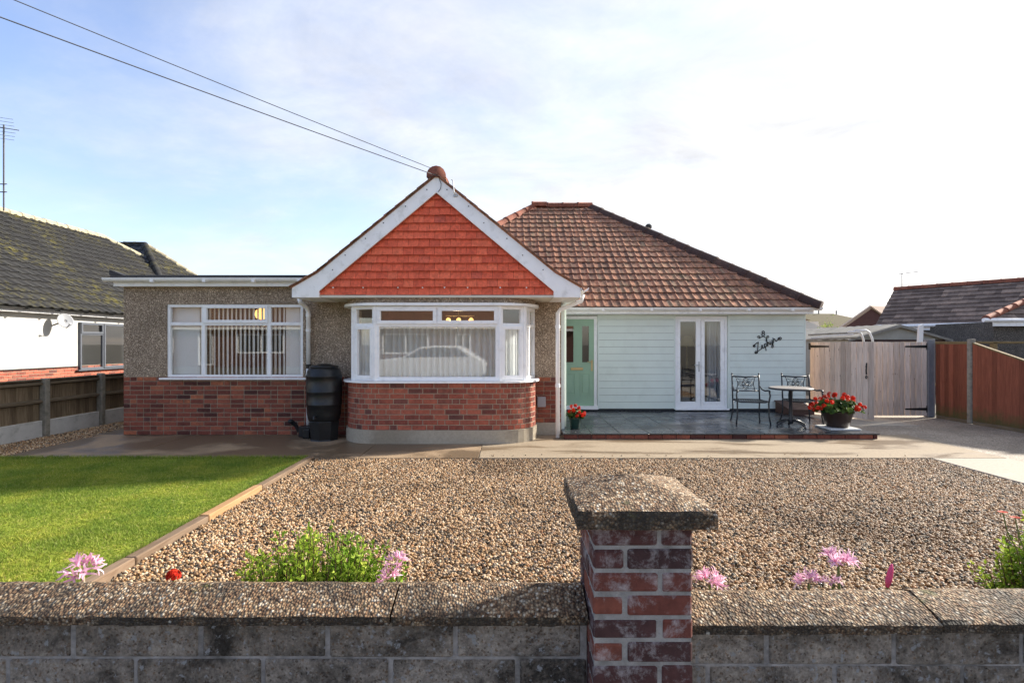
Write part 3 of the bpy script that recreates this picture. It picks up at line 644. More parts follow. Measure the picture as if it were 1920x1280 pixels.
# bricks along the plan
seg = []; s_ = 0
for i in range(len(plan) - 1): l_ = math.dist(plan[i], plan[i + 1]); seg.append((s_, s_ + l_, plan[i], plan[i + 1])); s_ += l_
def at(s):
    for a, b, p, q in seg:
        if a <= s <= b + 1e-9: f = (s - a) / (b - a); return Vector((p[0] + (q[0] - p[0]) * f, p[1] + (q[1] - p[1]) * f))
    return Vector(seg[-1][3])
tot = s_; bx = MB(); rb2 = random.Random(4); cs0 = tot / 2 - .93; cs1 = tot / 2 + .93
for r in range(9):
    z = .209 + r * .0800; s = .01 + (0.055 if r % 2 else 0)
    while s < tot - .03:
        mid = s + .05; curved = not (cs0 - .02 < mid < cs1 - .1)
        w_ = .1025 if curved or rb2.random() < .12 else .215
        w_ = min(w_, tot - s); p, q = at(s), at(s + w_); c_ = (p + q) / 2; rot = math.atan2(q.y - p.y, q.x - p.x); nn = Vector((math.sin(rot), -math.cos(rot)))
        c_ = c_ + nn * .0; vis = s > .55
        if vis: brick(bayc, c_.x, c_.y, z, (q - p).length - .002, 'bayb', .06, .0685, rot)
        else:
            bx.M = Matrix.Translation((c_.x, c_.y, z)) @ Matrix.Rotation(rot, 4, 'Z'); bx.cbox(-(q - p).length / 2, (q - p).length / 2, 0, .06, 0, .0695, .004)
        s += w_ + .01
bx.M = None; bx.build('hidden_bricks', 'bayb', bayc, kind='stuff')
band('bay_render', 'dash', H, plan, .0, .2, 2.15, 2.262)
bw = thing_b = None
pc = [(XC - 1.53, 8.95), (XC - 1.33, 8.324), (XC - .955, 8.16), (XC + .955, 8.16), (XC + 1.33, 8.324), (XC + 1.53, 8.95)]
sil = band('bay_sill', 'upvc', H, plan, .06, .15, .926, .955)
cap = band('bay_head', 'upvc', H, plan, .05, .15, 2.109, 2.148)
TB = EYE + (645 - 609) * .00816
for i in range(5):
    a, b = Vector(pc[i]), Vector(pc[i + 1]); Lf = (b - a).length; rot = math.atan2(b.y - a.y, b.x - a.x)
    M = Matrix.Translation((a.x, a.y, 0)) @ Matrix.Rotation(rot, 4, 'Z')
    if i == 2:
        win(H, 'bay_window', .005, Lf - .005, .957, 2.107, 0, [Lf * .5], [(0, Lf, TB)], [(.02, Lf * .5, TB, 2.095), (Lf * .5, Lf - .02, TB, 2.095)], M=M, t=.06, top=True)
    elif i in (1, 3):
        win(H, 'bay_window', .005, Lf - .005, .957, 2.107, 0, [], [(0, Lf, TB)], [(.02, Lf - .02, .97, TB)], M=M, t=.05)
    else:
        win(H, 'bay_window', .005, Lf - .005, .957, 2.107, 0, [Lf * .5], [(0, Lf, TB)], [], M=M, t=.05)
    po = MB(); po.tube([(a.x, a.y + .035, .957), (a.x, a.y + .035, 2.107)], .048, 8); po.build('corner_mullion', 'upvc', H) if i else None
a = Vector(pc[5]); 
# soffit under the gable, fascia, barge boards
D0 = 8.05
def gp(px, py): return ((px - 958) * D0 / 1000, EYE + (645 - py) * D0 / 1000)
ap = (XC, 4.096); br = (-2.914, 2.623); ft = (-3.309, 2.389); fb = (-3.309, 2.222); ib = (-2.90, 2.222); ic_ = (-2.90, 2.318); ia = (XC, 3.806)
mir = lambda p: (2 * XC - p[0], p[1])
for pl in ([ap, br, ft, fb, ib, ic_, ia], [mir(p) for p in (ap, br, ft, fb, ib, ic_, ia)]):
    bo = MB().prism(pl, D0, D0 + .03).build('barge_board', 'fascia', H)
    md = bo.modifiers.new('bevel', 'BEVEL'); md.width = .005; md.segments = 1
    sg = 1 if pl[1][0] > XC else -1
    for t in (.08, .25, .42, .58, .75, .9):
        x = ap[0] + sg * abs(br[0] - ap[0]) * t; z = (ap[1] + (br[1] - ap[1]) * t) - .13
        sc = MB(); sc.lathe([(0, 0), (.009, 0), (.009, .006), (0, .006)], (0, 0, 0), 6); me_ = sc.mesh('screw_cap', 'blackiron'); link('screw_cap', me_, bo, M=Matrix.Translation((x + random.uniform(-.05, .05), D0 - .004, z)) @ Matrix.Rotation(R(90), 4, 'X'))
MB().box(-3.29, 1.04, D0 + .04, FW + .1, 2.226, 2.262).build('soffit', 'cream', H)
MB().prism([(-3.30, 2.222), (-2.9, 2.222), (-2.9, 2.3), (-3.30, 2.38)], D0 + .03, FW).build('eave_box', 'fascia', H)
MB().prism([mir(p) for p in [(-3.30, 2.222), (-2.9, 2.222), (-2.9, 2.3), (-3.30, 2.38)]], D0 + .03, FW + 2.2).build('eave_box', 'fascia', H)
# tile hung gable
GD = D0 + .10; zb = 2.268
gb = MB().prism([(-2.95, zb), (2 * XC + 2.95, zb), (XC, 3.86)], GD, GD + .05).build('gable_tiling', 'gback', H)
sl_ = (3.86 - zb) / (XC + 2.95)
pls = [(0, 1, 0), (sl_, -1, .02), (-sl_, -1, .02 + sl_ * 2 * (XC + 2.95))]
tiles(gb, 'hung_tile', 'gtile', (-2.95, GD - .006, zb), (1, 0, 0), (0, 0, 1), pls, (-.05, 3.7), (0, 1.62), .160, .1215, [(0, 0), (1, 0)], .044, .010, 260, .03, .004, .003, .5)
hk = [626, 682, 747, 793, 834, 877, 938, 987, 1032]
for p_ in hk:
    x, z = P(p_, 541, GD); m = MB(); m.lathe([(0, 0), (.011, .004), (.012, .02), (.006, .028), (0, .03)], (x, GD - .035, z), 8); m.build('light_clip', 'upvc', gb)
# ---- roofs
GT = .83; GZ = 4.10
roof = MB()
# gable roof boarding (two slopes) and main roof boarding
XL, XR = -3.309, 2 * XC + 3.309
def gable_plane(sg, off=0.0):
    e = XC + sg * 2.182
    return [(XC, GZ - .02 + off), (XC + sg * 1.787, 2.625 + off), (e + sg * .02, 2.385 + off)]
for sg in (-1, 1):
    q = gable_plane(sg)
    for a, b in zip(q, q[1:]): roof.add([(a[0], D0 - .01, a[1]), (b[0], D0 - .01, b[1]), (b[0], 13.6, b[1]), (a[0], 13.6, a[1]), (a[0], D0 - .01, a[1] - .03), (b[0], D0 - .01, b[1] - .03), (b[0], 13.6, b[1] - .03), (a[0], 13.6, a[1] - .03)], [(0, 1, 2, 3), (4, 7, 6, 5), (0, 4, 5, 1), (3, 2, 6, 7)])
ED, EZ = 11.0, 2.30; RD, RZ = 15.05, 5.37; HX0, HX1, RX0, RX1 = -3.46, 6.28, .63, 2.24
BD = 2 * RD - ED
z_ = -.03
roof.add([(HX0, ED, EZ + z_), (HX1, ED, EZ + z_), (RX1, RD, RZ + z_), (RX0, RD, RZ + z_), (HX0, BD, EZ + z_), (HX1, BD, EZ + z_)], [(0, 1, 2, 3), (1, 5, 2), (5, 4, 3, 2), (4, 0, 3)])
ro = roof.build('roof', 'rtile', H)
SLn = math.hypot(RD - ED, RZ - EZ); sinp = (RZ - EZ) / SLn; cosp = (RD - ED) / SLn
prof = [(0, 0.008), (.10, 0.003), (.42, 0.0), (.78, .003), (.88, .014), (1, .011)]
# planes in (u=X-HX0, v)
kk = (RX0 - HX0) / SLn
pl_main = [(0, 1, 0), (0, -1, SLn), (1, -kk, 0), (-1, -(HX1 - RX1) / SLn, HX1 - HX0), (GT, sinp, GT * HX0 - (GZ - EZ) + GT * (-XC) + .0)]
# keep where EZ+v*sin >= GZ-GT*(X-XC): GT*(u+HX0) - GT*XC - GZ + EZ + v sin >= 0
pl_main[4] = (GT, sinp, GT * HX0 - GT * XC - GZ + EZ + .02)
tiles(ro, 'roof_tile', 'rtile', (HX0, ED - .05, EZ - .03), (1, 0, 0), (0, cosp, sinp), pl_main, (2.4, HX1 - HX0), (0, SLn), .176, .270, prof, .032, .016, 300, .05, .002, .005, 0.0)
# right main slope and gable slopes: courses seen edge-on
def courses(name, O, U, V, planes, ur, vr, tw, gauge, mat='rtile'):
    tiles(ro, name, mat, O, U, V, planes, ur, vr, tw, gauge, [(0, 0), (1, 0)], .010, .012, 0, .05, .003, .003, .5)
gl_ = math.hypot(1.787, GZ - .02 - 2.625)
for sg in (-1, 1):
    U = (0, -1, 0) if sg < 0 else (0, 1, 0); V = Vector((-sg * 1.787, 0, GZ - .02 - 2.625)).normalized()
    O = Vector((XC + sg * 1.787, 13.4 if sg < 0 else D0 - .045, 2.63))
    lp = [(0, 1, .0), (0, -1, gl_), (1, 0, 0), (-1, 0, 5.39)]
    courses('gable_tile', O, U, V, lp, (0, 5.45), (0, gl_), .24, .215)
    V2 = Vector((-sg * .415, 0, .24)).normalized(); O2 = Vector((XC + sg * 2.215, O.y, 2.38)); courses('gable_tile', O2, U, V2, [(0, 1, 0), (0, -1, .50), (1, 0, 0), (-1, 0, 5.39)], (0, 5.45), (0, .48), .24, .215)
O = (HX1 + .02, ED, EZ - .02); Vr = Vector((-(HX1 - RX1), 0, RZ - EZ)).normalized(); lr = math.hypot(HX1 - RX1, RZ - EZ); kr = (RD - ED) / lr
courses('side_tile', O, (0, 1, 0), Vr, [(0, 1, 0), (0, -1, lr), (1, -kr, 0), (-1, -kr, BD - ED)], (0, BD - ED), (0, lr), .205, .274)
# ridge and hip tiles
def ridge_run(p0, p1, rad, ln_, mat, parent, name='ridge_tile', sag=0.0):
    p0, p1 = Vector(p0), Vector(p1); L_ = (p1 - p0).length; n = max(1, round(L_ / ln_)); d = (p1 - p0).normalized()
    sd = d.cross(Vector((0, 0, 1))).normalized(); up = sd.cross(d); l1 = L_ / n
    m = MB(); k = 9
    for e, (t, rr) in enumerate(((0, rad * 1.06), (l1 * .12, rad * 1.06), (l1 * .13, rad), (l1 * 1.0, rad * .97))):
        for j in range(k): a = math.pi * 1.12 * (j / (k - 1)) - math.pi * .06; m.v.append((t, math.cos(a) * rr, math.sin(a) * rr))
    for e in range(3): m.f += [(e * k + j, e * k + j + 1, (e + 1) * k + j + 1, (e + 1) * k + j) for j in range(k - 1)]
    m.f += [tuple(range(k))]
    me = m.mesh(name, mat, True)
    for i in range(n):
        q = p0 + d * (l1 * i) + up * (random.uniform(-.006, .006) + sag * ((i / n - .5) ** 2) * 4)
        link(name, me, parent, M=Matrix(((d.x, sd.x, up.x, q.x), (d.y, sd.y, up.y, q.y), (d.z, sd.z, up.z, q.z), (0, 0, 0, 1))) @ Matrix.Rotation(random.uniform(-.02, .02), 4, 'Z'))
ridge_run((XC, D0 - .03, GZ - .045), (XC, 13.5, GZ - .045), .138, .45, 'ridge', ro)
ridge_run((HX1 + .05, ED - .06, EZ - .035), (RX1, RD, RZ - .03), .135, .42, 'ridgedark', ro, 'hip_tile')
ridge_run((HX0, ED, EZ + .0), (RX0, RD, RZ + .0), .115, .42, 'ridge', ro, 'hip_tile')
ridge_run((RX0 - .05, RD, RZ + .01), (RX1 + .05, RD, RZ + .01), .125, .42, 'ridge', ro, 'ridge_tile', .03)
vx, vz = P(1216, 428, 14.2); m = MB(); m.lathe([(.05, -.4), (.05, .0), (.085, .0), (.09, .06), (.05, .11), (0, .12)], (vx, 14.2, vz), 12); m.build('roof_vent', 'blackplastic', ro)
# flat roof extension
fr = MB(); fr.box(-6.62, -3.25, 8.83, 17.0, 2.55, 2.60); fl = fr.build('flat_roof', 'felt', H)
MB().cbox(-6.62, -3.27, 8.80, 8.88, 2.602, 2.66, .008).build('felt_kerb', 'felt', fl)
MB().cbox(-6.63, -6.50, 8.885, 17, 2.60, 2.665, .01).build('felt_kerb', 'felt', fl); MB().prism([(-6.63, 2.661), (-6.40, 2.661), (-6.60, 2.74), (-6.63, 2.74)], 8.80, 8.92).build('felt_upstand', 'felt', fl)
MB().box(-6.56, -3.28, 8.80, 8.825, 2.475, 2.60).build('fascia_board', 'fascia', H)
MB().box(-6.54, -3.3, 8.826, FW, 2.478, 2.50).build('soffit', 'fascia', H)
def gutter(x0, x1, y, z, r, mat, parent, ax='x', brackets=()):
    m = MB(); k = 9; prof_ = [(math.cos(a) * r, math.sin(a) * r) for a in np.linspace(math.pi, 2 * math.pi, k)]; ins = [(p * .88, q * .88) for p, q in reversed(prof_)]
    poly = prof_ + ins; m.prism([(y + p, z + q) for p, q in poly], x0, x1, 'x'); o = m.build('gutter', mat, parent, False)
    for b in brackets: MB().box(b - .025, b + .025, y - r - .006, y + r, z - r - .008, z - r + .03).build('gutter_bracket', mat, o); 
    return o
g1 = gutter(-6.66, -3.30, 8.735, 2.60, .062, 'upvc', H, brackets=(-5.85, -5.0, -4.2, -3.45))
MB().box(1.06, 6.30, 11.10, 11.13, 2.15, 2.262).build('fascia_board', 'fascia', H)
MB().box(1.06, 6.28, 11.131, 11.4, 2.152, 2.17).build('soffit', 'fascia', H)
g2 = gutter(1.06, 6.42, 11.03, 2.275, .062, 'upvc', H, brackets=(1.9, 2.9, 3.9, 4.9, 5.8))
g3 = MB(); k = 8; pf = [(math.cos(a) * .06, math.sin(a) * .06) for a in np.linspace(math.pi, 2 * math.pi, 9)]; pf += [(p * .88, q * .88) for p, q in reversed(pf)]
g3.prism([(2 * XC + 3.37 + p, 2.37 + q) for p, q in pf], 8.03, 10.95, 'y'); g3.build('gutter', 'upvc', H)
# downpipes
def pipe(pts, r, collars, parent, mat='upvc'):
    m = MB(); m.tube(pts, r, 14); o = m.build('downpipe', mat, parent, True)
    for z in collars: c_ = MB(); c_.tube([(pts[-1][0], pts[-1][1], z - .025), (pts[-1][0], pts[-1][1], z + .025)], r * 1.22, 14); c_.build('pipe_collar', mat, o)
    return o
pipe([(-3.42, 8.62, 2.26), (-3.42, 8.65, 2.20), (-3.38, 8.82, 2.12), (-3.37, 8.87, 2.05), (-3.37, 8.87, 1.17)], .034, (2.0, 1.75), H)
pipe([(-3.37, 8.87, 1.13), (-3.37, 8.87, .18)], .034, (1.0,), H)
pipe([(1.16, 8.62, 2.32), (1.14, 8.62, 2.22), (.80, 8.62, 2.08), (.755, 8.62, 2.02), (.755, 8.62, .012)], .034, (1.80, .85), H)
MB().cbox(.44, .58, FW - .06, FW - .006, .47, .64, .006).build('meter_box', 'greybox', H)
# ---- right wing facade
RW = 11.40
rw = MB(); wall_holes(rw, .84, 6.262, 0.0, 2.16, RW, RW + .25, [(1.0, 1.84, .1, 2.12), (3.50, 4.62, .1, 2.12)]); rw.build('wing_wall', 'dash', H)
MB().box(.86, 6.25, RW - .02, RW - .002, .05, .15).build('damp_course', 'felt', H)
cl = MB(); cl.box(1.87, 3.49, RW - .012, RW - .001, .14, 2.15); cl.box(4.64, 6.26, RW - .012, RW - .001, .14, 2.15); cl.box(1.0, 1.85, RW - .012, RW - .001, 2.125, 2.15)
clo = cl.build('cladding', 'felt', H)  # black backing puts groove shade between the boards into the colour
def boards(x0, x1):
    z = .143; 
    while z < 2.14:
        z1 = min(z + .1462, 2.148); m = MB(); m.prism([(RW - .040, z + .005), (RW - .012, z + .005), (RW - .012, z1), (RW - .036, z1)], x0, x1, 'x'); m.build('weatherboard', 'board', clo); z += .1462
boards(1.875, 3.475); boards(4.665, 6.245)
for a in ((1.845, 1.873), (3.475, 3.50), (4.62, 4.662), (6.246, 6.275)): MB().box(a[0], a[1], RW - .045, RW + .0, .135, 2.15).build('corner_trim', 'board', clo)
MB().box(3.5, 4.62, RW - .03, RW, 2.118, 2.15).build('head_trim', 'board', clo); MB().box(1.0, 1.845, RW - .03, RW, 2.135, 2.15).build('head_trim', 'board', clo)
# boarded return wall and its white corner post
rt = MB(); rt.box(.842, .90, 8.975, 11.36, .06, 2.15); rto = rt.build('return_cladding', 'board', H)
z = .12
while z < 2.1: MB().prism([(.90, z), (.928, z), (.912, z + .158), (.90, z + .158)], 9.2, 11.35).build('weatherboard', 'board', rto); z += .1462
MB().cbox(.86, .945, 9.13, 9.2, .10, 2.15, .006).build('corner_post', 'board', H)
# front door
df = MB(); frame_rect(df, 1.0, 1.84, .135, 2.12, RW - .01, .065, .09); dfo = df.build('door_frame', 'upvc', H)
MB().cbox(.98, 1.85, RW - .07, RW + .0, .128, .205, .008).build('threshold', 'upvc', dfo)
DX0, DX1 = 1.065, 1.775; dl = MB(); wall_holes(dl, DX0, DX1, .205, 2.055, RW + .015, RW + .06, [(1.15, 1.36, 1.11, 1.93), (1.50, 1.69, 1.11, 1.93)])
dr = dl.build('front_door', 'greendoor', H)
for (a, b) in ((1.15, 1.36), (1.50, 1.69)):
    m = MB(); frame_rect(m, a, b, 1.11, 1.93, RW + .004, .022, .03); m.build('glazing_bead', 'greendoor', dr); MB().box(a + .01, b - .01, RW + .035, RW + .04, 1.12, 1.92).build('pane', 'glass', dr)
    m = MB(); frame_rect(m, a - .02, b + .02, .43, .905, RW + .004, .02, .02); m.build('raised_moulding', 'greendoor', dr); MB().cbox(a + .03, b - .03, RW + .006, RW + .02, .48, .855, .004).build('raised_panel', 'greendoor', dr)
MB().cbox(1.28, 1.54, RW - .004, RW + .016, .965, 1.02, .005).build('letterbox', 'brass', dr)
hd = MB(); hd.box(1.715, 1.745, RW - .0, RW + .016, .95, 1.18); hd.tube([(1.73, RW - .0, 1.14), (1.73, RW - .035, 1.14), (1.63, RW - .04, 1.145)], .009, 8); hd.build('door_handle', 'brass', dr)
# french doors
ff = MB(); frame_rect(ff, 3.505, 4.615, .13, 2.112, RW - .012, .05, .09); fo = ff.build('french_door_frame', 'upvc', H)
MB().cbox(3.5, 4.64, RW - .08, RW - .0, .118, .15, .006).build('threshold', 'upvc', fo)
for (a, b, p, q) in ((3.557, 4.055, 3.62, 3.955), (4.065, 4.563, 4.14, 4.48)):
    m = MB(); wall_holes(m, a, b, .182, 2.06, RW - .004, RW + .05, [(p, q, .29, 2.0)]); d_ = m.build('french_door', 'upvc', H); md = d_.modifiers.new('bevel', 'BEVEL'); md.width = .004; md.limit_method = 'ANGLE'
    MB().box(p - .01, q + .01, RW + .02, RW + .026, .28, 2.01).build('pane', 'glass', d_)
    if p < 4:
        h_ = MB(); h_.box(4.005, 4.03, RW - .012, RW - .003, .93, 1.15); h_.tube([(4.017, RW - .01, 1.07), (4.017, RW - .05, 1.07), (3.90, RW - .055, 1.075)], .009, 8); h_.build('door_handle', 'steel', d_)
# ---- things seen through the windows
vb = thing('vertical_blind', (-4.6, 9.2, 2.2), 'white vertical slat blind behind the left window', 'blind')
me0 = MB().box(-.038, .038, -.0008, .0008, -1.16, 0).mesh('slat', 'blind')
x = WX0 + .06; i = 0
while x < WX1 - .04:
    f = (x - WX0) / (WX1 - WX0); ang = 12 if f < .22 or f > .86 else -42
    link('slat', me0, vb, M=Matrix.Translation((x, FW + .145, 2.165)) @ Matrix.Rotation(R(ang + random.uniform(-5, 5)), 4, 'Z')); x += .074; i += 1
MB().box(WX0 + .03, WX1 - .03, FW + .12, FW + .17, 2.165, 2.2).build('head_rail', 'upvc', vb)
def curtain(name, x0, x1, y, z0, z1, amp, per, mat, label, seed):
    rr = random.Random(seed); n = int((x1 - x0) / .012); m = MB(); ph = 0; pts = []
    for i in range(n + 1):
        x = x0 + (x1 - x0) * i / n; ph += 2 * math.pi * .012 / (per * rr.uniform(.6, 1.5)); pts.append((x, y + amp * math.sin(ph) * rr.uniform(.8, 1.2)))
    k = len(pts); m.add([(p[0], p[1], z1) for p in pts] + [(XC_ + (p[0] - XC_) * 1.0, p[1] * 1.0 + rr.uniform(-.006, .006), z0) for p in pts for XC_ in (0,)], [(i, i + 1, k + i + 1, k + i) for i in range(k - 1)])
    o = m.build(name, mat, None, True); o['label'] = label; o['category'] = 'curtain'; return o
curtain('net_curtain', XC - 1.22, XC + 1.22, 8.40, .97, 1.80, .045, .10, 'net', 'white net curtain hanging in folds across the bay window', 2)
curtain('net_curtain', XC - 1.42, XC - .98, 8.62, .97, 1.80, .02, .07, 'net', 'narrow white net curtain in the left side light of the bay', 5)
curtain('net_curtain', XC + .98, XC + 1.40, 8.62, .97, 1.80, .02, .07, 'net', 'narrow white net curtain in the right side light of the bay', 6)
curtain('drape', 4.28, 4.55, RW + .22, .15, 2.05, .03, .08, 'drape', 'grey drape hanging inside the right French door', 8)
curtain('drape', WX0 + .02, WX0 + .50, FW + .30, .95, 2.2, .03, .09, 'net', 'white curtain gathered at the left end of the left window', 9)
curtain('drape', WX1 - .42, WX1 - .02, FW + .30, .95, 2.2, .03, .09, 'net', 'white curtain gathered at the right end of the left window', 10)
lp = thing('pendant_lamp', (-4.28, 9.9, 2.10), 'lit amber pendant lamp seen through the top of the left window', 'lamp')
m = MB(); m.lathe([(.03, .12), (.10, .07), (.12, 0), (.09, -.07), (.03, -.09)], (-4.63, 9.9, 2.07), 16); m.build('shade', 'lampglow', lp, True); MB().tube([(-4.63, 9.9, 2.18), (-4.63, 9.9, 2.42)], .006, 6).build('cord', 'blackplastic', lp)
pl_ = bpy.data.lights.new('pendant_glow', 'POINT'); pl_.energy = 1.6; pl_.color = (1, .72, .42); pl_.shadow_soft_size = .1; po_ = bpy.data.objects.new('pendant_glow', pl_); COL.objects.link(po_); po_.location = (-4.63, 10.15, 1.93)
lc = thing('ceiling_light', (-1.0, 10.2, 2.2), 'lit ceiling light with three amber bulbs behind the bay window', 'lamp')
for dx in (-.2, 0, .24): m = MB(); m.lathe([(0, .05), (.035, .03), (.045, 0), (.03, -.03), (0, -.04)], (-1.0 + dx, 10.2, 1.98), 12); m.build('bulb', 'lampglow', lc, True)
m = MB(); m.tube([(-1.25, 10.2, 2.06), (-.7, 10.2, 2.06)], .012, 6); m.tube([(-1, 10.2, 2.06), (-1, 10.2, 2.42)], .012, 6); m.build('arm', 'brass', lc)
pl_ = bpy.data.lights.new('ceiling_glow', 'POINT'); pl_.energy = 3; pl_.color = (1, .75, .48); pl_.shadow_soft_size = .1; po_ = bpy.data.objects.new('ceiling_glow', pl_); COL.objects.link(po_); po_.location = (-1.0, 10.2, 1.86)
tl = thing('table_lamp', (3.95, 12.6, .8), 'table lamp with pale yellow shade behind the left French door', 'lamp')
m = MB(); m.lathe([(.11, .25), (.18, 0)], (4.22, 12.8, 1.46), 20); m.build('shade', plain('pale_yellow_shade', C(.75, .62, .28), .8), tl, True)
m = MB(); m.lathe([(.09, 0), (.09, .03), (.02, .06), (.03, .2), (.012, .35), (.012, .62)], (4.22, 12.8, .85), 14); m.build('base', 'brass', tl, True)
st = thing('sideboard', (3.95, 12.8, .1), 'dark wooden sideboard under the table lamp inside the French doors', 'sideboard')
MB().cbox(3.5, 4.4, 12.6, 13.0, .2, .85, .01).build('body', 'rampwood', st)
for a in (3.55, 4.33): MB().box(a, a + .04, 12.62, 12.66, .1, .2).build('leg', 'rampwood', st)
# ================================================================== FRONT GARDEN WALL AND PIER
def gwall(x0, x1, label, zdrop, joints, rows):
    t = thing('garden_wall', ((x0 + x1) / 2, 1.98, 0), label, 'wall')
    zt = .548 - zdrop
    core = MB().box(x0, x1, 1.8945, 2.06, 0, zt).build('mortar_core', 'blockmortar', t)
    zc = zt
    for r in range(4):
        z1 = zc - .008; z0 = z1 - .128; off = rows[r % 2]; x = x0 - off
        while x < x1:
            a, b = max(x, x0), min(x + .44, x1)
            if b - a > .03: MB().cbox(a + .002, b - .002, 1.888 + random.uniform(-.003, .003), 2.07, max(z0, .0), z1, .006).build('block', 'block', t)
            x += .452
        zc = z0
        if zc < .02: break
    js = [x0] + joints + [x1]
    for a, b in zip(js, js[1:]):
        dz = random.uniform(-.004, .004); a_, b_ = a + .004, b - .004
        # saddle-backed stone, subdivided so that its weathered face is uneven
        nx_ = max(4, int((b_ - a_) / .04)); prof_ = [(1.835, zt + .002), (1.832, zt + .034), (1.845, zt + .042), (1.90, zt + .058), (1.95, zt + .070), (1.99, zt + .078), (2.03, zt + .066), (2.08, zt + .040), (2.10, zt + .030), (2.105, zt + .002)]
        m = MB(); k = len(prof_); rr = random.Random(int(a * 100))
        for i in range(nx_ + 1):
            x = a_ + (b_ - a_) * i / nx_
            for y, z in prof_: m.v.append((x, y + rr.uniform(-.0025, .0025), z + dz + rr.uniform(-.0025, .0025)))
        for i in range(nx_): m.f += [(i * k + j, i * k + (j + 1) % k, (i + 1) * k + (j + 1) % k, (i + 1) * k + j) for j in range(k)]
        m.f += [tuple(range(k)), tuple(range(nx_ * k, nx_ * k + k))]
        o = m.build('coping_stone', 'coping', t, False); o.data.materials.append(MAT['copingedge'])
        for p in o.data.polygons:
            if p.center.y < 1.85 and abs(p.normal.z) < .75: p.material_index = 1
    return t
gwall(-4.2, .2685, 'low concrete block wall with pebbled coping left of the brick pier', 0.0, [-2.62, -.415], (.06, .29))
gwall(.6015, 5.3, 'low concrete block wall with pebbled coping right of the brick pier', .026, [1.487, 2.75, 4.0], (.14, .35))
pier = thing('brick_pier', (.435, 1.92, 0), 'weathered red brick gate pier with pyramid pebbled cap', 'pier')
PX0, PX1, PY0, PY1 = .27, .60, 1.755, 2.085; pt = .925
MB().box(PX0 + .005, PX1 - .005, PY0 + .005, PY1 - .005, 0, pt).build('mortar_core', 'mortargrey', pier)
rp_ = random.Random(8)
for r in range(12):
    z = pt - .069 - r * .0765
    if z < 0: break
    cut = [(0, .215, .225, .33), (0, .1025, .1125, .33)][r % 2]
    for a, b in ((cut[0], cut[1]), (cut[2], cut[3])):
        # front and back faces, then the sides
        MB().cbox(PX0 + a + rp_.uniform(0, .003), PX0 + b - rp_.uniform(0, .003), PY0 + rp_.uniform(-.003, .002), PY0 + .1025, z + rp_.uniform(-.002, .002), z + .0655 + rp_.uniform(-.002, .002), .007).build('brick', 'pierb', pier)
        MB().cbox(PX0 + a, PX0 + b, PY1 - .1025, PY1, z, z + .0655, .005).build('brick', 'pierb', pier)
    for xa, xb in ((PX0, PX0 + .1025), (PX1 - .1025, PX1)):
        MB().cbox(xa + .0005, xb - .0005, PY0 + .113, PY1 - .113, z, z + .0655, .005).build('brick', 'pierb', pier)
cm = MB(); cx, cy = .435, 1.92; hw_ = .224
def ring(h, z, n=10):
    out = []
    for sx, sy, dx, dy in ((-1, -1, 1, 0), (1, -1, 0, 1), (1, 1, -1, 0), (-1, 1, 0, -1)):
        for i in range(n): out.append((cx + h * (sx + dx * 2 * i / n) + random.uniform(-.002, .002), cy + h * (sy + dy * 2 * i / n) + random.uniform(-.002, .002), z + random.uniform(-.002, .002)))
    return out
rings = [ring(hw_ - .01, pt + .001), ring(hw_, pt + .006), ring(hw_, pt + .05), ring(hw_ - .006, pt + .062)] + [ring(hw_ * (1 - t), pt + .062 + .068 * t) for t in (.15, .3, .45, .6, .75, .88)]
n = len(rings[0])
for rg in rings: cm.v += rg
for i in range(len(rings) - 1): cm.f += [(i * n + j, i * n + (j + 1) % n, (i + 1) * n + (j + 1) % n, (i + 1) * n + j) for j in range(n)]
cm.f += [tuple(range(n)), tuple(range((len(rings) - 1) * n, len(rings) * n))]
co = cm.build('pier_cap', 'cap', pier, False); co.data.materials.append(MAT['copingedge'])
for p in co.data.polygons:
    if abs(p.normal.z) < .5: p.material_index = 1
# ================================================================== LEFT BOUNDARY FENCE
FX = -7.85
lf = thing('timber_fence', (FX, 9.5, 0), 'low weathered timber fence with concrete posts beside the neighbouring white house', 'fence')
posts = [6.40, 7.66, 8.92, 10.14, 11.36, 12.6]
for y in posts: MB().cbox(FX - .0, FX + .11, y - .05, y + .05, 0, .97 + random.uniform(-.03, .02), .012).build('post', 'conpost', lf)
for a, b in zip(posts, posts[1:]):
    MB().cbox(FX + .02, FX + .065, a + .055, b - .055, -.02, .25, .006).build('gravel_board', 'gravelboard', lf)
    for z in (.86, .56): MB().prism([(FX + .0, z - .035), (FX + .07, z - .01), (FX + .07, z + .02), (FX, z + .045)], a + .055, b - .055).build('rail', 'railwood', lf)
    MB().cbox(FX - .03, FX + .06, a + .052, b - .052, .915, .94, .004).build('capping', 'railwood', lf)
    y = a + .0
    while y < b - .01:
        y2 = min(y + .105, b - .0); MB().prism([(y, FX - .022), (y2, FX - .008), (y2, FX - .002), (y, FX - .004)], .25 + random.uniform(0, .004), .912, 'z').build('fence_board', 'fencewood', lf); lf.children[-1].matrix_basis = Matrix.Identity(4); y += .10
# the board polygon above is given as (y, x): swap the axes of those meshes
for o in lf.children:
    if o.name.startswith('fence_board'):
        for v in o.data.vertices: v.co.x, v.co.y = v.co.y, v.co.x
        o.data.flip_normals()
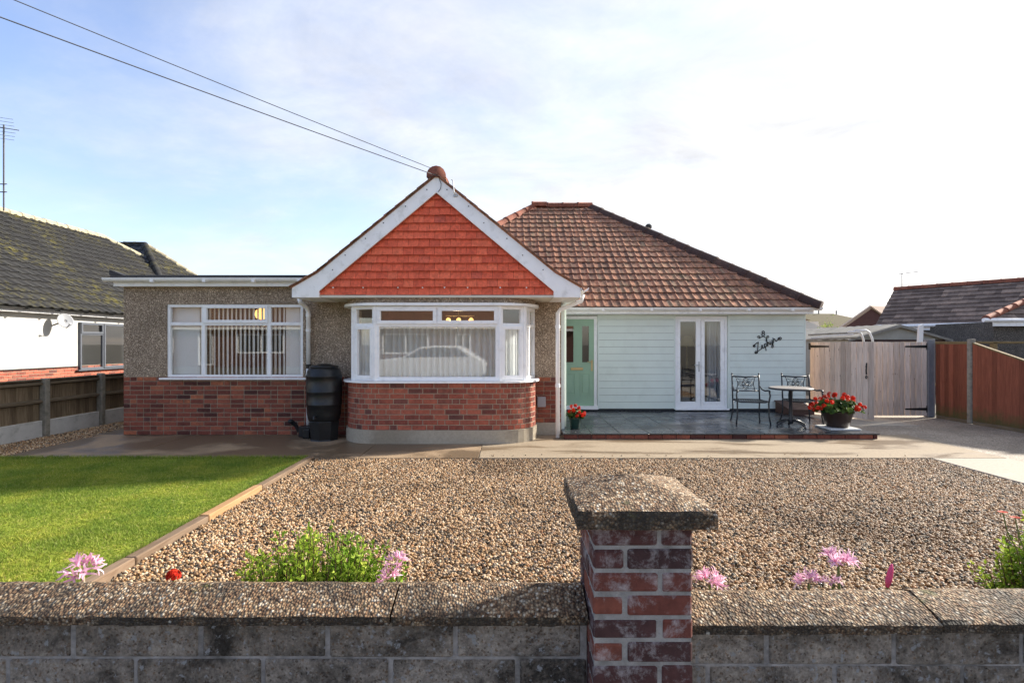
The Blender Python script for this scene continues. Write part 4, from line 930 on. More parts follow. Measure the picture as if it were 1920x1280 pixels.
# ================================================================== GATES AND RIGHT FENCE
def gate(hx, hy, ex, ey, label, nb, right):
    d = Vector((ex - hx, ey - hy)); L_ = d.length; d.normalize(); rot = math.atan2(d.y, d.x)
    g = thing('timber_gate', (hx, hy, .03), label, 'gate'); M = Matrix.Translation((hx, hy, 0)) @ Matrix.Rotation(rot, 4, 'Z')
    sgn = 1 if right else -1                     # local -y (right) or +y faces the camera
    bwid = L_ / nb
    for i in range(nb):
        m = MB(); m.M = M; y0, y1 = (-.022, 0) if not right else (0, .022); m.cbox(i * bwid + .005, (i + 1) * bwid - .005, y0, y1, .035, 1.565 + random.uniform(-.004, .003), .004); m.build('gate_board', 'gatewood', g)
    for z in (.28, .85, 1.42): m = MB(); m.M = M; m.box(.03, L_ - .03, *((.001, .04) if not right else (-.04, -.001)), z - .05, z + .05); m.build('ledge', 'gatewood', g)
    for z in (.17, 1.47): 
        m = MB(); m.M = M; yf = (-.028, -.0225) if not right else (.0225, .028); m.prism([(0, z - .03), (.45, z - .016), (.47, z), (.45, z + .016), (0, z + .03)], *yf); m.box(-.03, .02, *yf, z - .07, z + .07); m.build('strap_hinge', 'blackiron', g)
    return g, M
g1_, M1 = gate(6.585, 11.72, 7.09, 10.40, 'weathered timber gate standing ajar against the boarded house corner', 12, False)
m = MB(); m.M = M1; m.tube([(1.28, -.035, 1.15), (1.28, -.05, 1.0), (1.28, -.04, .92)], .012, 6); m.tube([(1.28, -.04, .90), (1.30, -.045, .87), (1.28, -.05, .84), (1.26, -.045, .87), (1.28, -.04, .90)], .009, 6); m.build('latch', 'blackiron', g1_)
g2_, M2 = gate(8.66, 11.12, 7.50, 11.12, 'weathered timber gate with long black hinges on the grey post', 10, True)
gp_ = box('gate_post', plain('grey_painted_post', C(.15, .155, .17), .7, .2, 8, bump=.2), None, 8.66, 8.80, 11.06, 11.20, 0, 1.62, c=.008); gp_['label'] = 'grey painted gate post between the gates and the red brown fence'; gp_['category'] = 'post'
rfX = 8.82
rf = thing('timber_fence', (rfX, 9.5, 0), 'red brown stained board fence dropping in height along the driveway', 'fence')
for y, h in ((10.22, 1.62), (8.36, 1.10), (6.5, 1.0), (4.7, 1.0)): MB().cbox(rfX - .05, rfX + .05, y - .05, y + .05, 0, h, .012).build('post', 'conpost', rf)
def fpan(y0, y1, h0, h1):
    n = int((y0 - y1) / .1); 
    for i in range(n):
        a = y0 - (y0 - y1) * i / n; b = y0 - (y0 - y1) * (i + 1) / n - .008; za = h0 + (h1 - h0) * i / n; zb_ = h0 + (h1 - h0) * (i + 1) / n
        x0_, x1_ = rfX - .006, rfX + .012; xf = x0_ - .020
        m = MB(); m.add([(xf, a, .06), (x0_, b, .06), (x1_, b, .06), (x1_, a, .06), (xf, a, za), (x0_, b, zb_), (x1_, b, zb_), (x1_, a, za)], [(0, 3, 2, 1), (4, 5, 6, 7), (0, 1, 5, 4), (1, 2, 6, 5), (2, 3, 7, 6), (3, 0, 4, 7)]); m.build('fence_board', 'redfence', rf)
    MB().add([(rfX - .03, y0, h0 + .002), (rfX + .03, y0, h0 + .002), (rfX + .03, y1, h1 + .002), (rfX - .03, y1, h1 + .002), (rfX - .03, y0, h0 + .03), (rfX + .03, y0, h0 + .03), (rfX + .03, y1, h1 + .03), (rfX - .03, y1, h1 + .03)], [(0, 1, 2, 3), (4, 7, 6, 5), (0, 3, 7, 4), (1, 5, 6, 2), (0, 4, 5, 1), (3, 2, 6, 7)]).build('capping', 'capwood', rf)
    MB().box(rfX - .02, rfX + .02, y1, y0, -.01, .058).build('gravel_board', 'railwood', rf)
fpan(11.04, 10.28, 1.52, 1.52); fpan(10.16, 8.42, 1.52, 1.0); fpan(8.30, 6.56, .95, .95); fpan(6.44, 4.76, .95, .95)
fb2 = thing('timber_fence', (12, 13.2, 0), 'far timber fence rail behind the red brown fence on the right', 'fence')
for x in (10.0, 11.9, 13.8): MB().cbox(x - .06, x + .06, 13.1, 13.2, 0, 1.56, .01).build('post', 'capwood', fb2)
MB().cbox(9.6, 15.0, 13.1, 13.14, 1.53, 1.585, .005).build('rail', 'capwood', fb2); MB().cbox(9.6, 15, 13.1, 13.14, .5, .56, .005).build('rail', 'capwood', fb2)
# ================================================================== WATER BUTT, DRAIN
wb = thing('water_butt', (-2.985, 8.5, 0), 'black plastic water butt on a stand beside the downpipe', 'water butt')
bx_, by_ = -2.985, 8.52
m = MB(); m.lathe([(0, .31), (.225, .31), (.243, .33), (.258, .42), (.268, .555), (.275, .562), (.275, .578), (.270, .586), (.273, .70), (.274, .755), (.281, .762), (.281, .778), (.275, .786), (.274, .93), (.270, 1.0), (.278, 1.006), (.278, 1.022), (.268, 1.03), (.258, 1.09), (.235, 1.135), (.20, 1.15)], (bx_, by_, 0), 40); m.build('barrel', 'blackplastic', wb, True)
m = MB(); m.lathe([(.205, 1.14), (.225, 1.15), (.22, 1.172), (.12, 1.19), (.10, 1.205), (0, 1.21)], (bx_, by_, 0), 32); m.build('lid', 'blackplastic', wb, True)
m = MB(); m.lathe([(.235, .31), (.24, .30), (.215, .02), (.225, 0), (0, 0)], (bx_, by_, 0), 8); m.build('stand', 'blackplastic', wb)
m = MB(); m.tube([(bx_ - .05, by_ - .24, .40), (bx_ - .05, by_ - .31, .40), (bx_ - .05, by_ - .32, .36)], .014, 8); m.build('tap', 'blackplastic', wb)
m = MB(); m.tube([(-3.30, 8.86, 1.15), (bx_ - .2, by_ + .16, 1.12)], .025, 10); m.build('diverter_hose', 'blackplastic', wb)
dv = MB(); dv.tube([(-3.37, 8.87, 1.185), (-3.37, 8.87, 1.12)], .047, 14); dvo = dv.build('rain_diverter', 'blackplastic', None); dvo['label'] = 'black rain diverter collar on the left downpipe'; dvo['category'] = 'pipe fitting'
gu = thing('drain_gully', (-3.37, 8.8, 0), 'black drain gully with hopper at the foot of the left downpipe', 'drain')
m = MB(); m.cbox(-3.47, -3.26, 8.70, 8.93, 0, .17, .01); m.build('hopper', 'blackplastic', gu); m = MB(); m.cbox(-3.36, -3.24, 8.58, 8.69, 0, .15, .012); m.build('trap', 'blackplastic', gu)
m = MB(); m.tube([(-3.50, 8.82, .08), (-3.55, 8.80, .18), (-3.60, 8.78, .23)], [.035, .03, .04], 10); m.build('spout', 'blackplastic', gu); m = MB(); m.lathe([(0, -.02), (.045, 0), (.05, .03), (.03, .055), (0, .06)], (-3.62, 8.77, .23), 12); m.build('cap', 'blackplastic', gu, True)
# ================================================================== PATIO FURNITURE
def arc(cx, cz, r, a0, a1, y, n=16): return [(cx + r * math.cos(a), y, cz + r * math.sin(a)) for a in np.linspace(a0, a1, n)]
def chair(loc, rz, label):
    t = thing('garden_chair', loc, label, 'chair', 'cast metal garden chairs on the patio'); T = Matrix.Translation(loc) @ Matrix.Rotation(rz, 4, 'Z')
    def part(name, f):
        m = MB(); m.M = T; f(m); return m.build(name, 'iron', t, True)
    W_ = .235; yb = .23
    def lean(z): return yb + max(0, z - .38) * .14 + max(0, .38 - z) * .12
    for s in (-1, 1):
        part('back_post', lambda m: m.tube([(s * W_, lean(z), z) for z in (.38, .55, .7, .86)], [.014, .014, .014, .012], 8)).name
        part('leg', lambda m: m.tube([(s * W_, lean(.38), .38), (s * (W_ - .005), yb + .02, .2), (s * (W_ + .012), yb + .055, .05), (s * (W_ + .022), yb + .075, 0)], [.014, .013, .012, .013], 8))
        part('leg', lambda m: m.tube([(s * (W_ + .03), -.24, .60), (s * (W_ + .045), -.25, .52), (s * (W_ + .025), -.235, .38), (s * (W_ + .03), -.24, .15), (s * (W_ + .05), -.265, 0)], [.013, .014, .014, .012, .014], 8))
        part('armrest', lambda m: m.tube([(s * W_, lean(.66), .665), (s * (W_ + .01), .12, .60), (s * (W_ + .025), -.02, .585), (s * (W_ + .03), -.18, .605), (s * (W_ + .03), -.27, .60), (s * (W_ + .03), -.29, .58)], [.010, .014, .015, .016, .015, .010], 8))
        part('finial', lambda m: m.lathe([(0, 0), (.017, .008), (.012, .03), (0, .035)], (s * W_, lean(.86), .855), 8))
    part('top_rail', lambda m: m.tube([(-W_, lean(.83), .825), (0, lean(.81), .812), (W_, lean(.83), .825)], .014, 8))
    part('lower_rail', lambda m: m.tube([(-W_, lean(.56), .56), (W_, lean(.56), .56)], .011, 8))
    def orn(m):
        cz = .69; y = lean(.69)
        for (dx, dz) in ((0, .062), (0, -.062), (.088, 0), (-.088, 0)):
            m.tube(arc(dx, cz + dz, .042, 0, 2 * math.pi, y, 18), .0065, 6, False); m.tube(arc(dx, cz + dz, .020, 0, 2 * math.pi, y, 12), .005, 5, False)
        for s in (-1, 1):
            m.tube([(-.06, y, cz - s * .045), (0, y, cz), (.06, y, cz + s * .045)], .007, 6)
            m.tube([(s * .17, lean(.81), .81), (s * .145, y, cz + .04), (s * .135, y, cz), (s * .145, y, cz - .05), (s * .165, lean(.57), .57)], .007, 6)
            m.tube([(s * .04, lean(.78), .775), (s * .1, lean(.77), .765), (s * .15, lean(.79), .785)], .006, 6); m.tube([(s * .04, lean(.60), .60), (s * .1, lean(.6), .608), (s * .15, lean(.6), .59)], .006, 6)
    part('backrest_scrollwork', orn)
    def seat(m):
        pts = [(-W_, .24, .40), (W_, .24, .40), (W_ + .025, -.20, .41), (.2, -.26, .40), (-.2, -.26, .40), (-W_ - .025, -.20, .41), (-W_, .24, .40)]; m.tube(pts, .013, 8)
        for i in range(-5, 6): m.tube([(i * .04, .24, .402), (i * .042, 0, .392), (i * .043, -.25, .402)], .007, 5)
    part('seat', seat)
    return t
ch = chair((4.32, 9.66, PZ), R(-10), 'dark cast metal garden chair nearest the French doors')
ch2 = copy_thing(ch, (5.27, 9.70, PZ), 'dark cast metal garden chair behind the round table')
tb = thing('garden_table', (4.87, 9.28, PZ), 'small round pedestal garden table with stone mosaic top', 'table')
tx, ty = 4.87, 9.28
m = MB(); m.lathe([(0, .645), (.33, .645), (.345, .652), (.345, .668), (.335, .674), (0, .676)], (tx, ty, PZ), 40); m.build('table_top', 'tabletop', tb, False)
m = MB(); m.lathe([(.35, .640), (.354, .645), (.354, .664), (.347, .668)], (tx, ty, PZ), 40); m.build('rim', 'iron', tb, True)
m = MB(); m.lathe([(.10, .64), (.03, .60), (.026, .2), (.04, .12), (.045, .06), (.03, .04), (0, .04)], (tx, ty, PZ), 16); m.build('pedestal', 'iron', tb, True)
for k_ in range(4):
    a = R(38 + 90 * k_ - 110); c_, s2 = math.cos(a), math.sin(a)
    m = MB(); m.tube([(tx + c_ * r, ty + s2 * r, PZ + z) for r, z in ((.02, .10), (.10, .105), (.2, .075), (.29, .03), (.305, .008))], [.018, .018, .016, .014, .016], 8); m.build('foot', 'iron', tb, True)
# planters
def planter(loc, label, prof, potmat, R_, H_, nl, nh, hs, seed):
    t = thing('flower_pot', loc, label, 'flower pot'); r = random.Random(seed); x, y, z = loc
    m = MB(); m.lathe(prof, loc, 28); m.build('pot', potmat, t, True); top = prof[-1][1]
    m = MB(); m.lathe([(0, top - .02), (prof[-1][0], top - .02)], loc, 20); m.build('soil', 'soil', t)
    cs = []; vs = []; fs = []
    for i in range(nl):
        a = r.uniform(0, 6.28); el = r.uniform(-.25, 1.4); rr = r.uniform(.55, 1.0)
        d = Vector((math.cos(a) * math.cos(el), math.sin(a) * math.cos(el), math.sin(el))); p = Vector(loc) + Vector((d.x * R_ * rr, d.y * R_ * .8 * rr, top + .02 + d.z * H_ * rr * .8))
        nrm_ = (d + Vector((r.uniform(-.6, .6), r.uniform(-.6, .6), r.uniform(.1, .9)))).normalized(); u = nrm_.orthogonal().normalized(); v_ = nrm_.cross(u); s_2 = r.uniform(.022, .042); b = len(vs)
        vs.append(tuple(p - nrm_ * s_2 * .3)); k2 = 7
        for j in range(k2): aa = 2 * math.pi * j / k2; vs.append(tuple(p + (u * math.cos(aa) + v_ * math.sin(aa)) * s_2 * (1 + .15 * (j % 2))))
        fs += [(b, b + 1 + j, b + 1 + (j + 1) % k2) for j in range(k2)]
    me = bpy.data.meshes.new('foliage'); me.from_pydata(vs, [], fs); me.update(); me.materials.append(MAT['geranleaf']); link('foliage', me, t)
    sm = MB()
    for i in range(nh):
        a = r.uniform(0, 6.28); el = r.uniform(.0, 1.45) if i % 3 else r.uniform(-.1, .4); rr = r.uniform(.95, 1.15)
        d = Vector((math.cos(a) * math.cos(el), math.sin(a) * math.cos(el), math.sin(el))); c_ = Vector(loc) + Vector((d.x * R_ * rr, d.y * R_ * .8 * rr, top + .03 + d.z * H_ * rr))
        sm.tube([Vector(loc) + Vector((d.x * R_ * .3, d.y * R_ * .3, top)), c_], .003, 4)
        vs = []; fs = []
        for q in range(16):
            f = Vector((r.gauss(0, 1), r.gauss(0, 1), r.gauss(.3, 1))).normalized(); fc = c_ + f * hs * r.uniform(.6, 1); u = f.orthogonal().normalized(); v_ = f.cross(u)
            for j in range(5):
                aa = 2 * math.pi * j / 5 + r.uniform(-.2, .2); e = u * math.cos(aa) + v_ * math.sin(aa); g_ = f.cross(e); s2_ = hs * .62; b = len(vs)
                vs += [tuple(fc), tuple(fc + e * s2_ * .7 + g_ * s2_ * .38 + f * .004), tuple(fc + e * s2_ + f * .002), tuple(fc + e * s2_ * .7 - g_ * s2_ * .38 + f * .004)]; fs.append((b, b + 1, b + 2, b + 3))
        me = bpy.data.meshes.new('flower_head'); me.from_pydata(vs, [], fs); me.update(); me.materials.append(MAT['redpetal']); link('flower_head', me, t)
    sm.build('stems', 'stem', t); return t
planter((5.52, 9.02, PZ + .03), 'wide dark brown pot of red geraniums at the patio corner', [(0, 0), (.155, 0), (.17, .02), (.20, .12), (.235, .24), (.25, .25), (.25, .275), (.235, .28)], 'potbrown', .40, .22, 460, 38, .034, 3)
tr = box('plant_tray', 'tray', None, 5.27, 5.77, 8.78, 9.26, PZ + .002, PZ + .03, c=.008); tr['label'] = 'pale square tray under the wide brown geranium pot'; tr['category'] = 'tray'
planter((1.085, 9.02, PZ + .003), 'small dark green pot of red geraniums by the front downpipe', [(0, 0), (.075, 0), (.08, .01), (.10, .15), (.112, .165), (.112, .19), (.10, .19)], 'potgreen', .15, .15, 100, 14, .030, 6)
rm = thing('wooden_ramp', (5.6, 11.1, PZ), 'brown sloping wooden box against the boarded wall behind the table', 'box')
MB().prism([(10.72, PZ), (11.34, PZ), (11.34, PZ + .21), (10.72, PZ + .09)], 5.62, 6.10, 'x').build('side', 'rampwood', rm); MB().add([(5.60, 10.70, PZ + .092), (6.12, 10.70, PZ + .092), (6.12, 11.345, PZ + .215), (5.60, 11.345, PZ + .215), (5.60, 10.70, PZ + .112), (6.12, 10.70, PZ + .112), (6.12, 11.345, PZ + .235), (5.60, 11.345, PZ + .235)], [(0, 1, 2, 3), (4, 7, 6, 5), (0, 4, 5, 1), (1, 5, 6, 2), (2, 6, 7, 3), (3, 7, 4, 0)]).build('lid', 'rampwood', rm)
# ================================================================== HOUSE NAME SIGN
SY = RW - .05; sg_ = R(27); sx0, sz0 = P(1417, 659, RW)
def spiral(c, r0, r1, a0, turns, n=22): return [(c[0] + (r0 + (r1 - r0) * t) * math.cos(a0 + turns * 6.283 * t), c[1] + (r0 + (r1 - r0) * t) * math.sin(a0 + turns * 6.283 * t)) for t in np.linspace(0, 1, n)]
STR = [  # Zephyr in cursive strokes, unit = x-height
    spiral((-.15, 1.75), .08, .38, 0, 1.4) + [(.5, 2.15), (1.0, 2.25), (1.35, 2.3), (.9, 1.4), (.45, .5), (.2, -.05)], spiral((-.25, -.05), .08, .45, 2.6, 1.5) + [(.2, -.1), (.7, .0), (1.25, .1), (1.7, .2)],
    [(1.55, .35), (1.95, .55), (2.15, .85), (2.0, 1.05), (1.75, .8), (1.75, .35), (2.0, .02), (2.35, .15), (2.6, .45)],
    [(2.62, 1.0), (2.65, .2), (2.6, -.6), (2.5, -1.0)], [(2.64, .6), (2.9, 1.0), (3.15, .9), (3.2, .45), (3.0, .05), (2.68, .1)], [(3.15, .1), (3.45, .4)],
    [(3.45, 0), (3.6, 1.0), (3.75, 1.9), (3.72, 2.1), (3.55, 1.8), (3.5, .6), (3.48, .0)], [(3.5, .5), (3.75, .95), (4.0, .9), (4.02, .2), (4.15, .0), (4.4, .25)],
    [(4.4, 1.0), (4.42, .3), (4.6, .05), (4.9, .35), (5.02, 1.0)], [(5.02, 1.0), (4.98, .0), (4.8, -.8), (4.45, -1.1), (4.2, -.85), (4.5, -.4), (5.1, .15)],
    [(5.2, .0), (5.35, .85), (5.55, 1.5), (5.45, .9), (5.75, 1.0), (5.95, .95)], [(5.9, .95), (5.85, .3), (6.1, .05), (6.5, .35), (6.9, .75)] + [(p[0], p[1]) for p in reversed(spiral((7.3, .25), .1, .52, 1.7, 1.3))]]
ns = thing('house_name_sign', (sx0, SY, sz0), 'black wrought iron sign reading Zephyr slanting across the boards', 'sign')
names = ['letter_z', 'letter_z', 'letter_e', 'letter_p', 'letter_p', 'letter_p', 'letter_h', 'letter_h', 'letter_y', 'letter_y', 'letter_r', 'letter_r']
letters = {}
for nm, st_ in zip(names, STR): letters.setdefault(nm, []).append(st_)
sc_ = .0775
for nm, sts in letters.items():
    m = MB()
    for st_ in sts: m.tube([(sx0 + (p[0] * math.cos(sg_) - p[1] * math.sin(sg_) * .75) * sc_, SY, sz0 + (p[0] * math.sin(sg_) + p[1] * math.cos(sg_)) * sc_) for p in st_], .0085, 5)
    m.build(nm, 'blackiron', ns)
m = MB(); m.tube([(sx0 + 2.0 * sc_, SY, sz0 + 1.0 * sc_), (sx0 + 2.0 * sc_, RW - .02, sz0 + 1.0 * sc_)], .005, 5); m.tube([(sx0 + 4.4 * sc_, SY, sz0 + 2.4 * sc_), (sx0 + 4.4 * sc_, RW - .02, sz0 + 2.4 * sc_)], .005, 5); m.build('fixing', 'blackiron', ns)
nx0, nz0 = P(1429, 629, RW)
nn_ = thing('house_number', (nx0, SY, nz0), 'small black iron number 8 with scrolls above the house name sign', 'sign')
m = MB(); m.tube([(nx0 + .03 * math.cos(a), SY, nz0 + .02 + .03 * math.sin(a)) for a in np.linspace(0, 6.283, 14)], .0085, 5, False); m.tube([(nx0 + .025 * math.cos(a), SY, nz0 + .072 + .024 * math.sin(a)) for a in np.linspace(0, 6.283, 14)], .0085, 5, False); m.build('figure', 'blackiron', nn_)
m = MB()
for s in (-1, 1): m.tube([(nx0 + s * (.10 + p[0] * .045), SY, nz0 - .03 + p[1] * .045) for p in spiral((0, 0), .2, .75, 3.1 if s > 0 else 3.1, 1.2)] + [(nx0, SY, nz0 - .015)], .007, 5)
m.tube([(nx0, SY, nz0), (nx0, RW - .02, nz0)], .004, 5); m.build('scroll', 'blackiron', nn_)
# ================================================================== PLANTS BY THE FRONT WALL
def nerine(px, py, D, label, heads=1, seed=0, nfl=9, sc=1.0, bud=False, mat='pinkpetal'):
    x, z = P(px, py, D); r = random.Random(seed); t = thing('nerine_plant', (x, D, 0), label, 'flower', 'pink flowers along the wall')
    for h in range(heads):
        hx, hy, hz = x + (r.uniform(-.03, .03) if heads > 1 else 0), D + r.uniform(-.03, .03), z - h * .055
        m = MB(); m.tube([(hx + r.uniform(-.02, .02), hy, -.02), (hx + .01, hy, hz * .6), (hx, hy, hz)], .0055, 6); m.build('stem', 'stem' if seed % 2 == 0 else 'palestem', t)
        if bud:
            m = MB(); m.tube([(hx, hy, hz), (hx + .006, hy, hz + .03), (hx + .016, hy, hz + .075), (hx + .02, hy, hz + .10)], [.007, .013, .010, .004], 8); m.build('bud', 'budpink', t, True); continue
        vs = []; fs = []; pm = MB()
        for f in range(nfl):
            a = 6.283 * f / nfl + r.uniform(-.3, .3); el = r.uniform(.05, 1.2); d = Vector((math.cos(a) * math.cos(el), math.sin(a) * math.cos(el), math.sin(el)))
            b0 = Vector((hx, hy, hz)); c_ = b0 + d * .036 * sc; pm.tube([b0, c_], .0022, 4)
            u = d.orthogonal().normalized(); v_ = d.cross(u)
            for j in range(6):
                aa = 6.283 * j / 6 + r.uniform(-.25, .25); e = u * math.cos(aa) + v_ * math.sin(aa); sd = d.cross(e); L_ = .050 * sc * r.uniform(.8, 1.15); b = len(vs); n = 5; cu = r.uniform(.9, 1.7); wv = r.uniform(0, 6)
                for q in range(n + 1):
                    s = q / n; th = s * cu; p = c_ + d * (L_ * math.sin(th) / cu * .9) + e * (L_ * (1 - math.cos(th)) / cu * 1.1 + .003) + sd * .004 * math.sin(wv + s * 7); w_ = .0050 * sc * (math.sin(math.pi * (.12 + .85 * s)) * .8 + .15)
                    vs += [tuple(p - sd * w_), tuple(p + sd * w_ + d * .001 * math.sin(wv + 9 * s))]
                fs += [(b + 2 * q, b + 2 * q + 1, b + 2 * q + 3, b + 2 * q + 2) for q in range(n)]
        pm.build('pedicels', 'palestem', t); me = bpy.data.meshes.new('flower_head'); me.from_pydata(vs, [], fs); me.update(); me.materials.append(MAT[mat]); me.shade_smooth(); link('flower_head', me, t)
    # strap leaves at the base
    m = MB()
    for k_ in range(5):
        a = r.uniform(0, 6.28); c_, s_2 = math.cos(a), math.sin(a); w_ = .008; pts = [(x + c_ * q * .12, D + s_2 * q * .12, .3 * q - .28 * q * q * .6) for q in (0, .4, .8, 1.1)]
        m.add([(p[0] - s_2 * w_, p[1] + c_ * w_, p[2]) for p in pts] + [(p[0] + s_2 * w_, p[1] - c_ * w_, p[2]) for p in pts], [(i, i + 1, 5 + i, 4 + i) for i in range(3)])
    m.build('strap_leaves', 'geranleaf', t)
nerine(163, 1068, 2.36, 'pale pink spidery flower head beside the timber edging, far left', 1, 1, 11, 1.15)
nerine(730, 1062, 2.34, 'pink spidery flowers at the right side of the green shrub', 2, 2, 8, .8)
nerine(1328, 1092, 2.30, 'pink spidery flowers just right of the brick pier', 1, 4, 10, 1.0)
nerine(1576, 1062, 2.30, 'tallest pink spidery flower head behind the right hand wall', 1, 6, 12, 1.1)
nerine(1512, 1090, 2.30, 'low pink spidery flower head left of the tallest pink flower', 1, 8, 9, .85)
nerine(1562, 1094, 2.30, 'small pink flower showing over the coping under the tallest pink flower', 1, 10, 6, .6)
nerine(1663, 1100, 2.30, 'closed dark pink flower bud on a green stem behind the right wall', 1, 12, 6, 1, True)
rx, rz_ = P(325, 1080, 2.36); rfw = thing('red_flower', (rx, 2.36, 0), 'single red flower head peeping over the left wall coping', 'flower'); m = MB(); m.tube([(rx, 2.36, -.02), (rx, 2.36, rz_)], .005, 6); m.build('stem', 'stem', rfw)
vs = []; fs = []; r = random.Random(3)
for q in range(60):
    f = Vector((r.gauss(0, 1), r.gauss(0, 1), abs(r.gauss(.3, 1)))).normalized(); c_ = Vector((rx, 2.36, rz_)) + f * .026; u = f.orthogonal().normalized(); v_ = f.cross(u); b = len(vs); s_2 = .012
    vs += [tuple(c_ - u * s_2), tuple(c_ - v_ * s_2 + f * .004), tuple(c_ + u * s_2), tuple(c_ + v_ * s_2 + f * .004)]; fs.append((b, b + 1, b + 2, b + 3))
me = bpy.data.meshes.new('flower_head'); me.from_pydata(vs, [], fs); me.update(); me.materials.append(MAT['redpetal']); link('flower_head', me, rfw)
def bush(name, cx, cy, label, cat, nst, spread, h, ylen, size, nleaf, seed, leafmat_, hfun=None, stemmat='brownstem', tilt=.5):
    r = random.Random(seed); t = thing(name, (cx, cy, 0), label, cat); sm = MB(); cs = []; tips = []
    for i in range(nst):
        bx_ = cx + r.uniform(-1, 1) * spread * .55; by_ = cy + r.uniform(-1, 1) * ylen * .5; f = (bx_ - cx) / (spread * .55)
        tx_ = bx_ + f * spread * .4 + r.gauss(0, .04); ty_ = by_ + r.gauss(0, .05); hh = h * r.uniform(.62, 1.0) * (1 - .45 * abs(f) ** 1.8 if hfun is None else hfun(f)); pts = [(bx_ + (tx_ - bx_) * s ** tilt if False else bx_ + (tx_ - bx_) * s, by_ + (ty_ - by_) * s, hh * s) for s in (0, .35, .7, 1)]
        sm.tube(pts, [.005, .004, .003, .0015], 5); tips.append(pts[-1])
        for k_ in range(nleaf):
            s = r.uniform(.2, 1.0); p = Vector((bx_ + (tx_ - bx_) * s, by_ + (ty_ - by_) * s, hh * s)); d = Vector((r.gauss(0, 1), r.gauss(0, 1), r.gauss(.3, .6))).normalized(); cs.append((p + d * r.uniform(0, .028), d))
    sm.build('stems', stemmat, t); leaves('foliage', leafmat_, t, cs, size, r); return t, tips
bush('leafy_shrub', -.90, 2.42, 'bright green leafy shrub growing behind the left wall', 'shrub', 200, .38, .69, .30, .026, 80, 5, 'shrub', lambda f: 1 - .26 * abs(f - .05) ** 1.5)
t_, tips = bush('flowering_plant', 2.70, 2.62, 'green leafy plant with small orange red flowers at the right edge', 'plant', 140, .26, .74, .3, .024, 90, 9, 'shrub')
for k_, (px, py) in enumerate(((1880, 960), (1903, 970))):
    fx, fz = P(px, py, 2.55); vs = []; fs = []; r = random.Random(k_)
    for q in range(14): a = 6.283 * q / 14; e = Vector((math.cos(a), math.sin(a) * .8, .15)); sd = Vector((-math.sin(a), math.cos(a), 0)); c_ = Vector((fx, 2.55, fz)); b = len(vs); vs += [tuple(c_), tuple(c_ + e * .016 + sd * .005), tuple(c_ + e * .024), tuple(c_ + e * .016 - sd * .005)]; fs.append((b, b + 1, b + 2, b + 3))
    me = bpy.data.meshes.new('flower'); me.from_pydata(vs, [], fs); me.update(); me.materials.append(MAT['orangepetal']); link('flower', me, t_); MB().tube([(fx, 2.55, fz), (fx + .04, 2.57, fz - .10), (2.60, 2.62, .30), (2.66, 2.62, 0)], .0025, 4).build('stalk', 'stem', t_)
# ================================================================== WIRES
def wire(p0, p1, sag, r, label):
    pts = []
    for t in np.linspace(0, 1, 40): p = Vector(p0).lerp(Vector(p1), t); p.z -= sag * 4 * t * (1 - t); pts.append(p)
    o = MB().tube(pts, r, 6).build('overhead_wire', 'cable', None, True); o['label'] = label; o['category'] = 'wire'; o['group'] = 'telephone wires'
def wp(px, py, D): x, z = P(px, py, D); return Vector((x, D, z))
a = wp(823, 331, D0 - .02); b = wp(-140, -30, 4.6); wire(a, a + (b - a) * 2.2, .05, .006, 'lower overhead telephone wire running to the gable peak')
a = wp(820, 320, D0 + .06); b = wp(-60, -45, 5.0); wire(a, a + (b - a) * 2.2, .05, .005, 'upper overhead telephone wire running to the gable peak')
ab = thing('aerial_bracket', (-.9, 8.0, 3.7), 'small bent metal bracket fixed near the top of the right barge board', 'bracket')
q = [wp(846, 337, D0 - .1), wp(849, 338, D0 - .1), wp(851, 360, D0 - .08), wp(854, 366, D0 - .02)]; m = MB(); m.tube(q, .009, 6); m.build('rod', 'whitepipe', ab); x, z = P(854, 367, D0); MB().cbox(x - .03, x + .03, D0 - .015, D0 - .001, z - .02, z + .02, .003).build('foot_plate', 'steel', ab)
m = MB(); m.tube([wp(823, 334, D0 - .01), wp(827, 345, D0 - .012), wp(826, 354, D0 - .012), wp(821, 360, D0 - .01)], .005, 5); o = m.build('drop_cable', 'cable', None); o['label'] = 'short dark cable looping down from the gable peak'; o['category'] = 'cable'
# ================================================================== LEFT NEIGHBOUR
LN = thing('neighbour_house', (-14, 17, 0), 'white rendered neighbouring bungalow with mossy dark grey roof', 'house')
lw = MB()
def side_wall(m, x, y0, y1, z0, z1, holes, th):
    t = MB(); wall_holes(t, y0, y1, z0, z1, 0, th, holes); m.add([(x - v[1], v[0], v[2]) for v in t.v], t.f)
side_wall(lw, -11.8, 4.0, 18.9, .93, 2.42, [(14.55, 16.5, .80, 2.12)], .25); lw.build('wall', 'whiterender', LN)
bl = MB(); bl.box(-12.05, -11.803, 4.0, 18.9, 0, .93); blo = bl.build('brick_base', 'mortar', LN)
y = 11.6; rbk = random.Random(2)
for r_ in range(7):
    z = .93 - .075 * (r_ + 1); y = 11.5 + (.11 if r_ % 2 else 0)
    while y < 17.2:
        brick(blo, -11.795, y + .1075, z + .005, .215, 'bayb', .06, .065, rot=R(90)); y += .225
MB().cbox(-11.8, -11.76, 4, 14.5, .905, .925, .003).build('damp_strip', 'felt', LN)
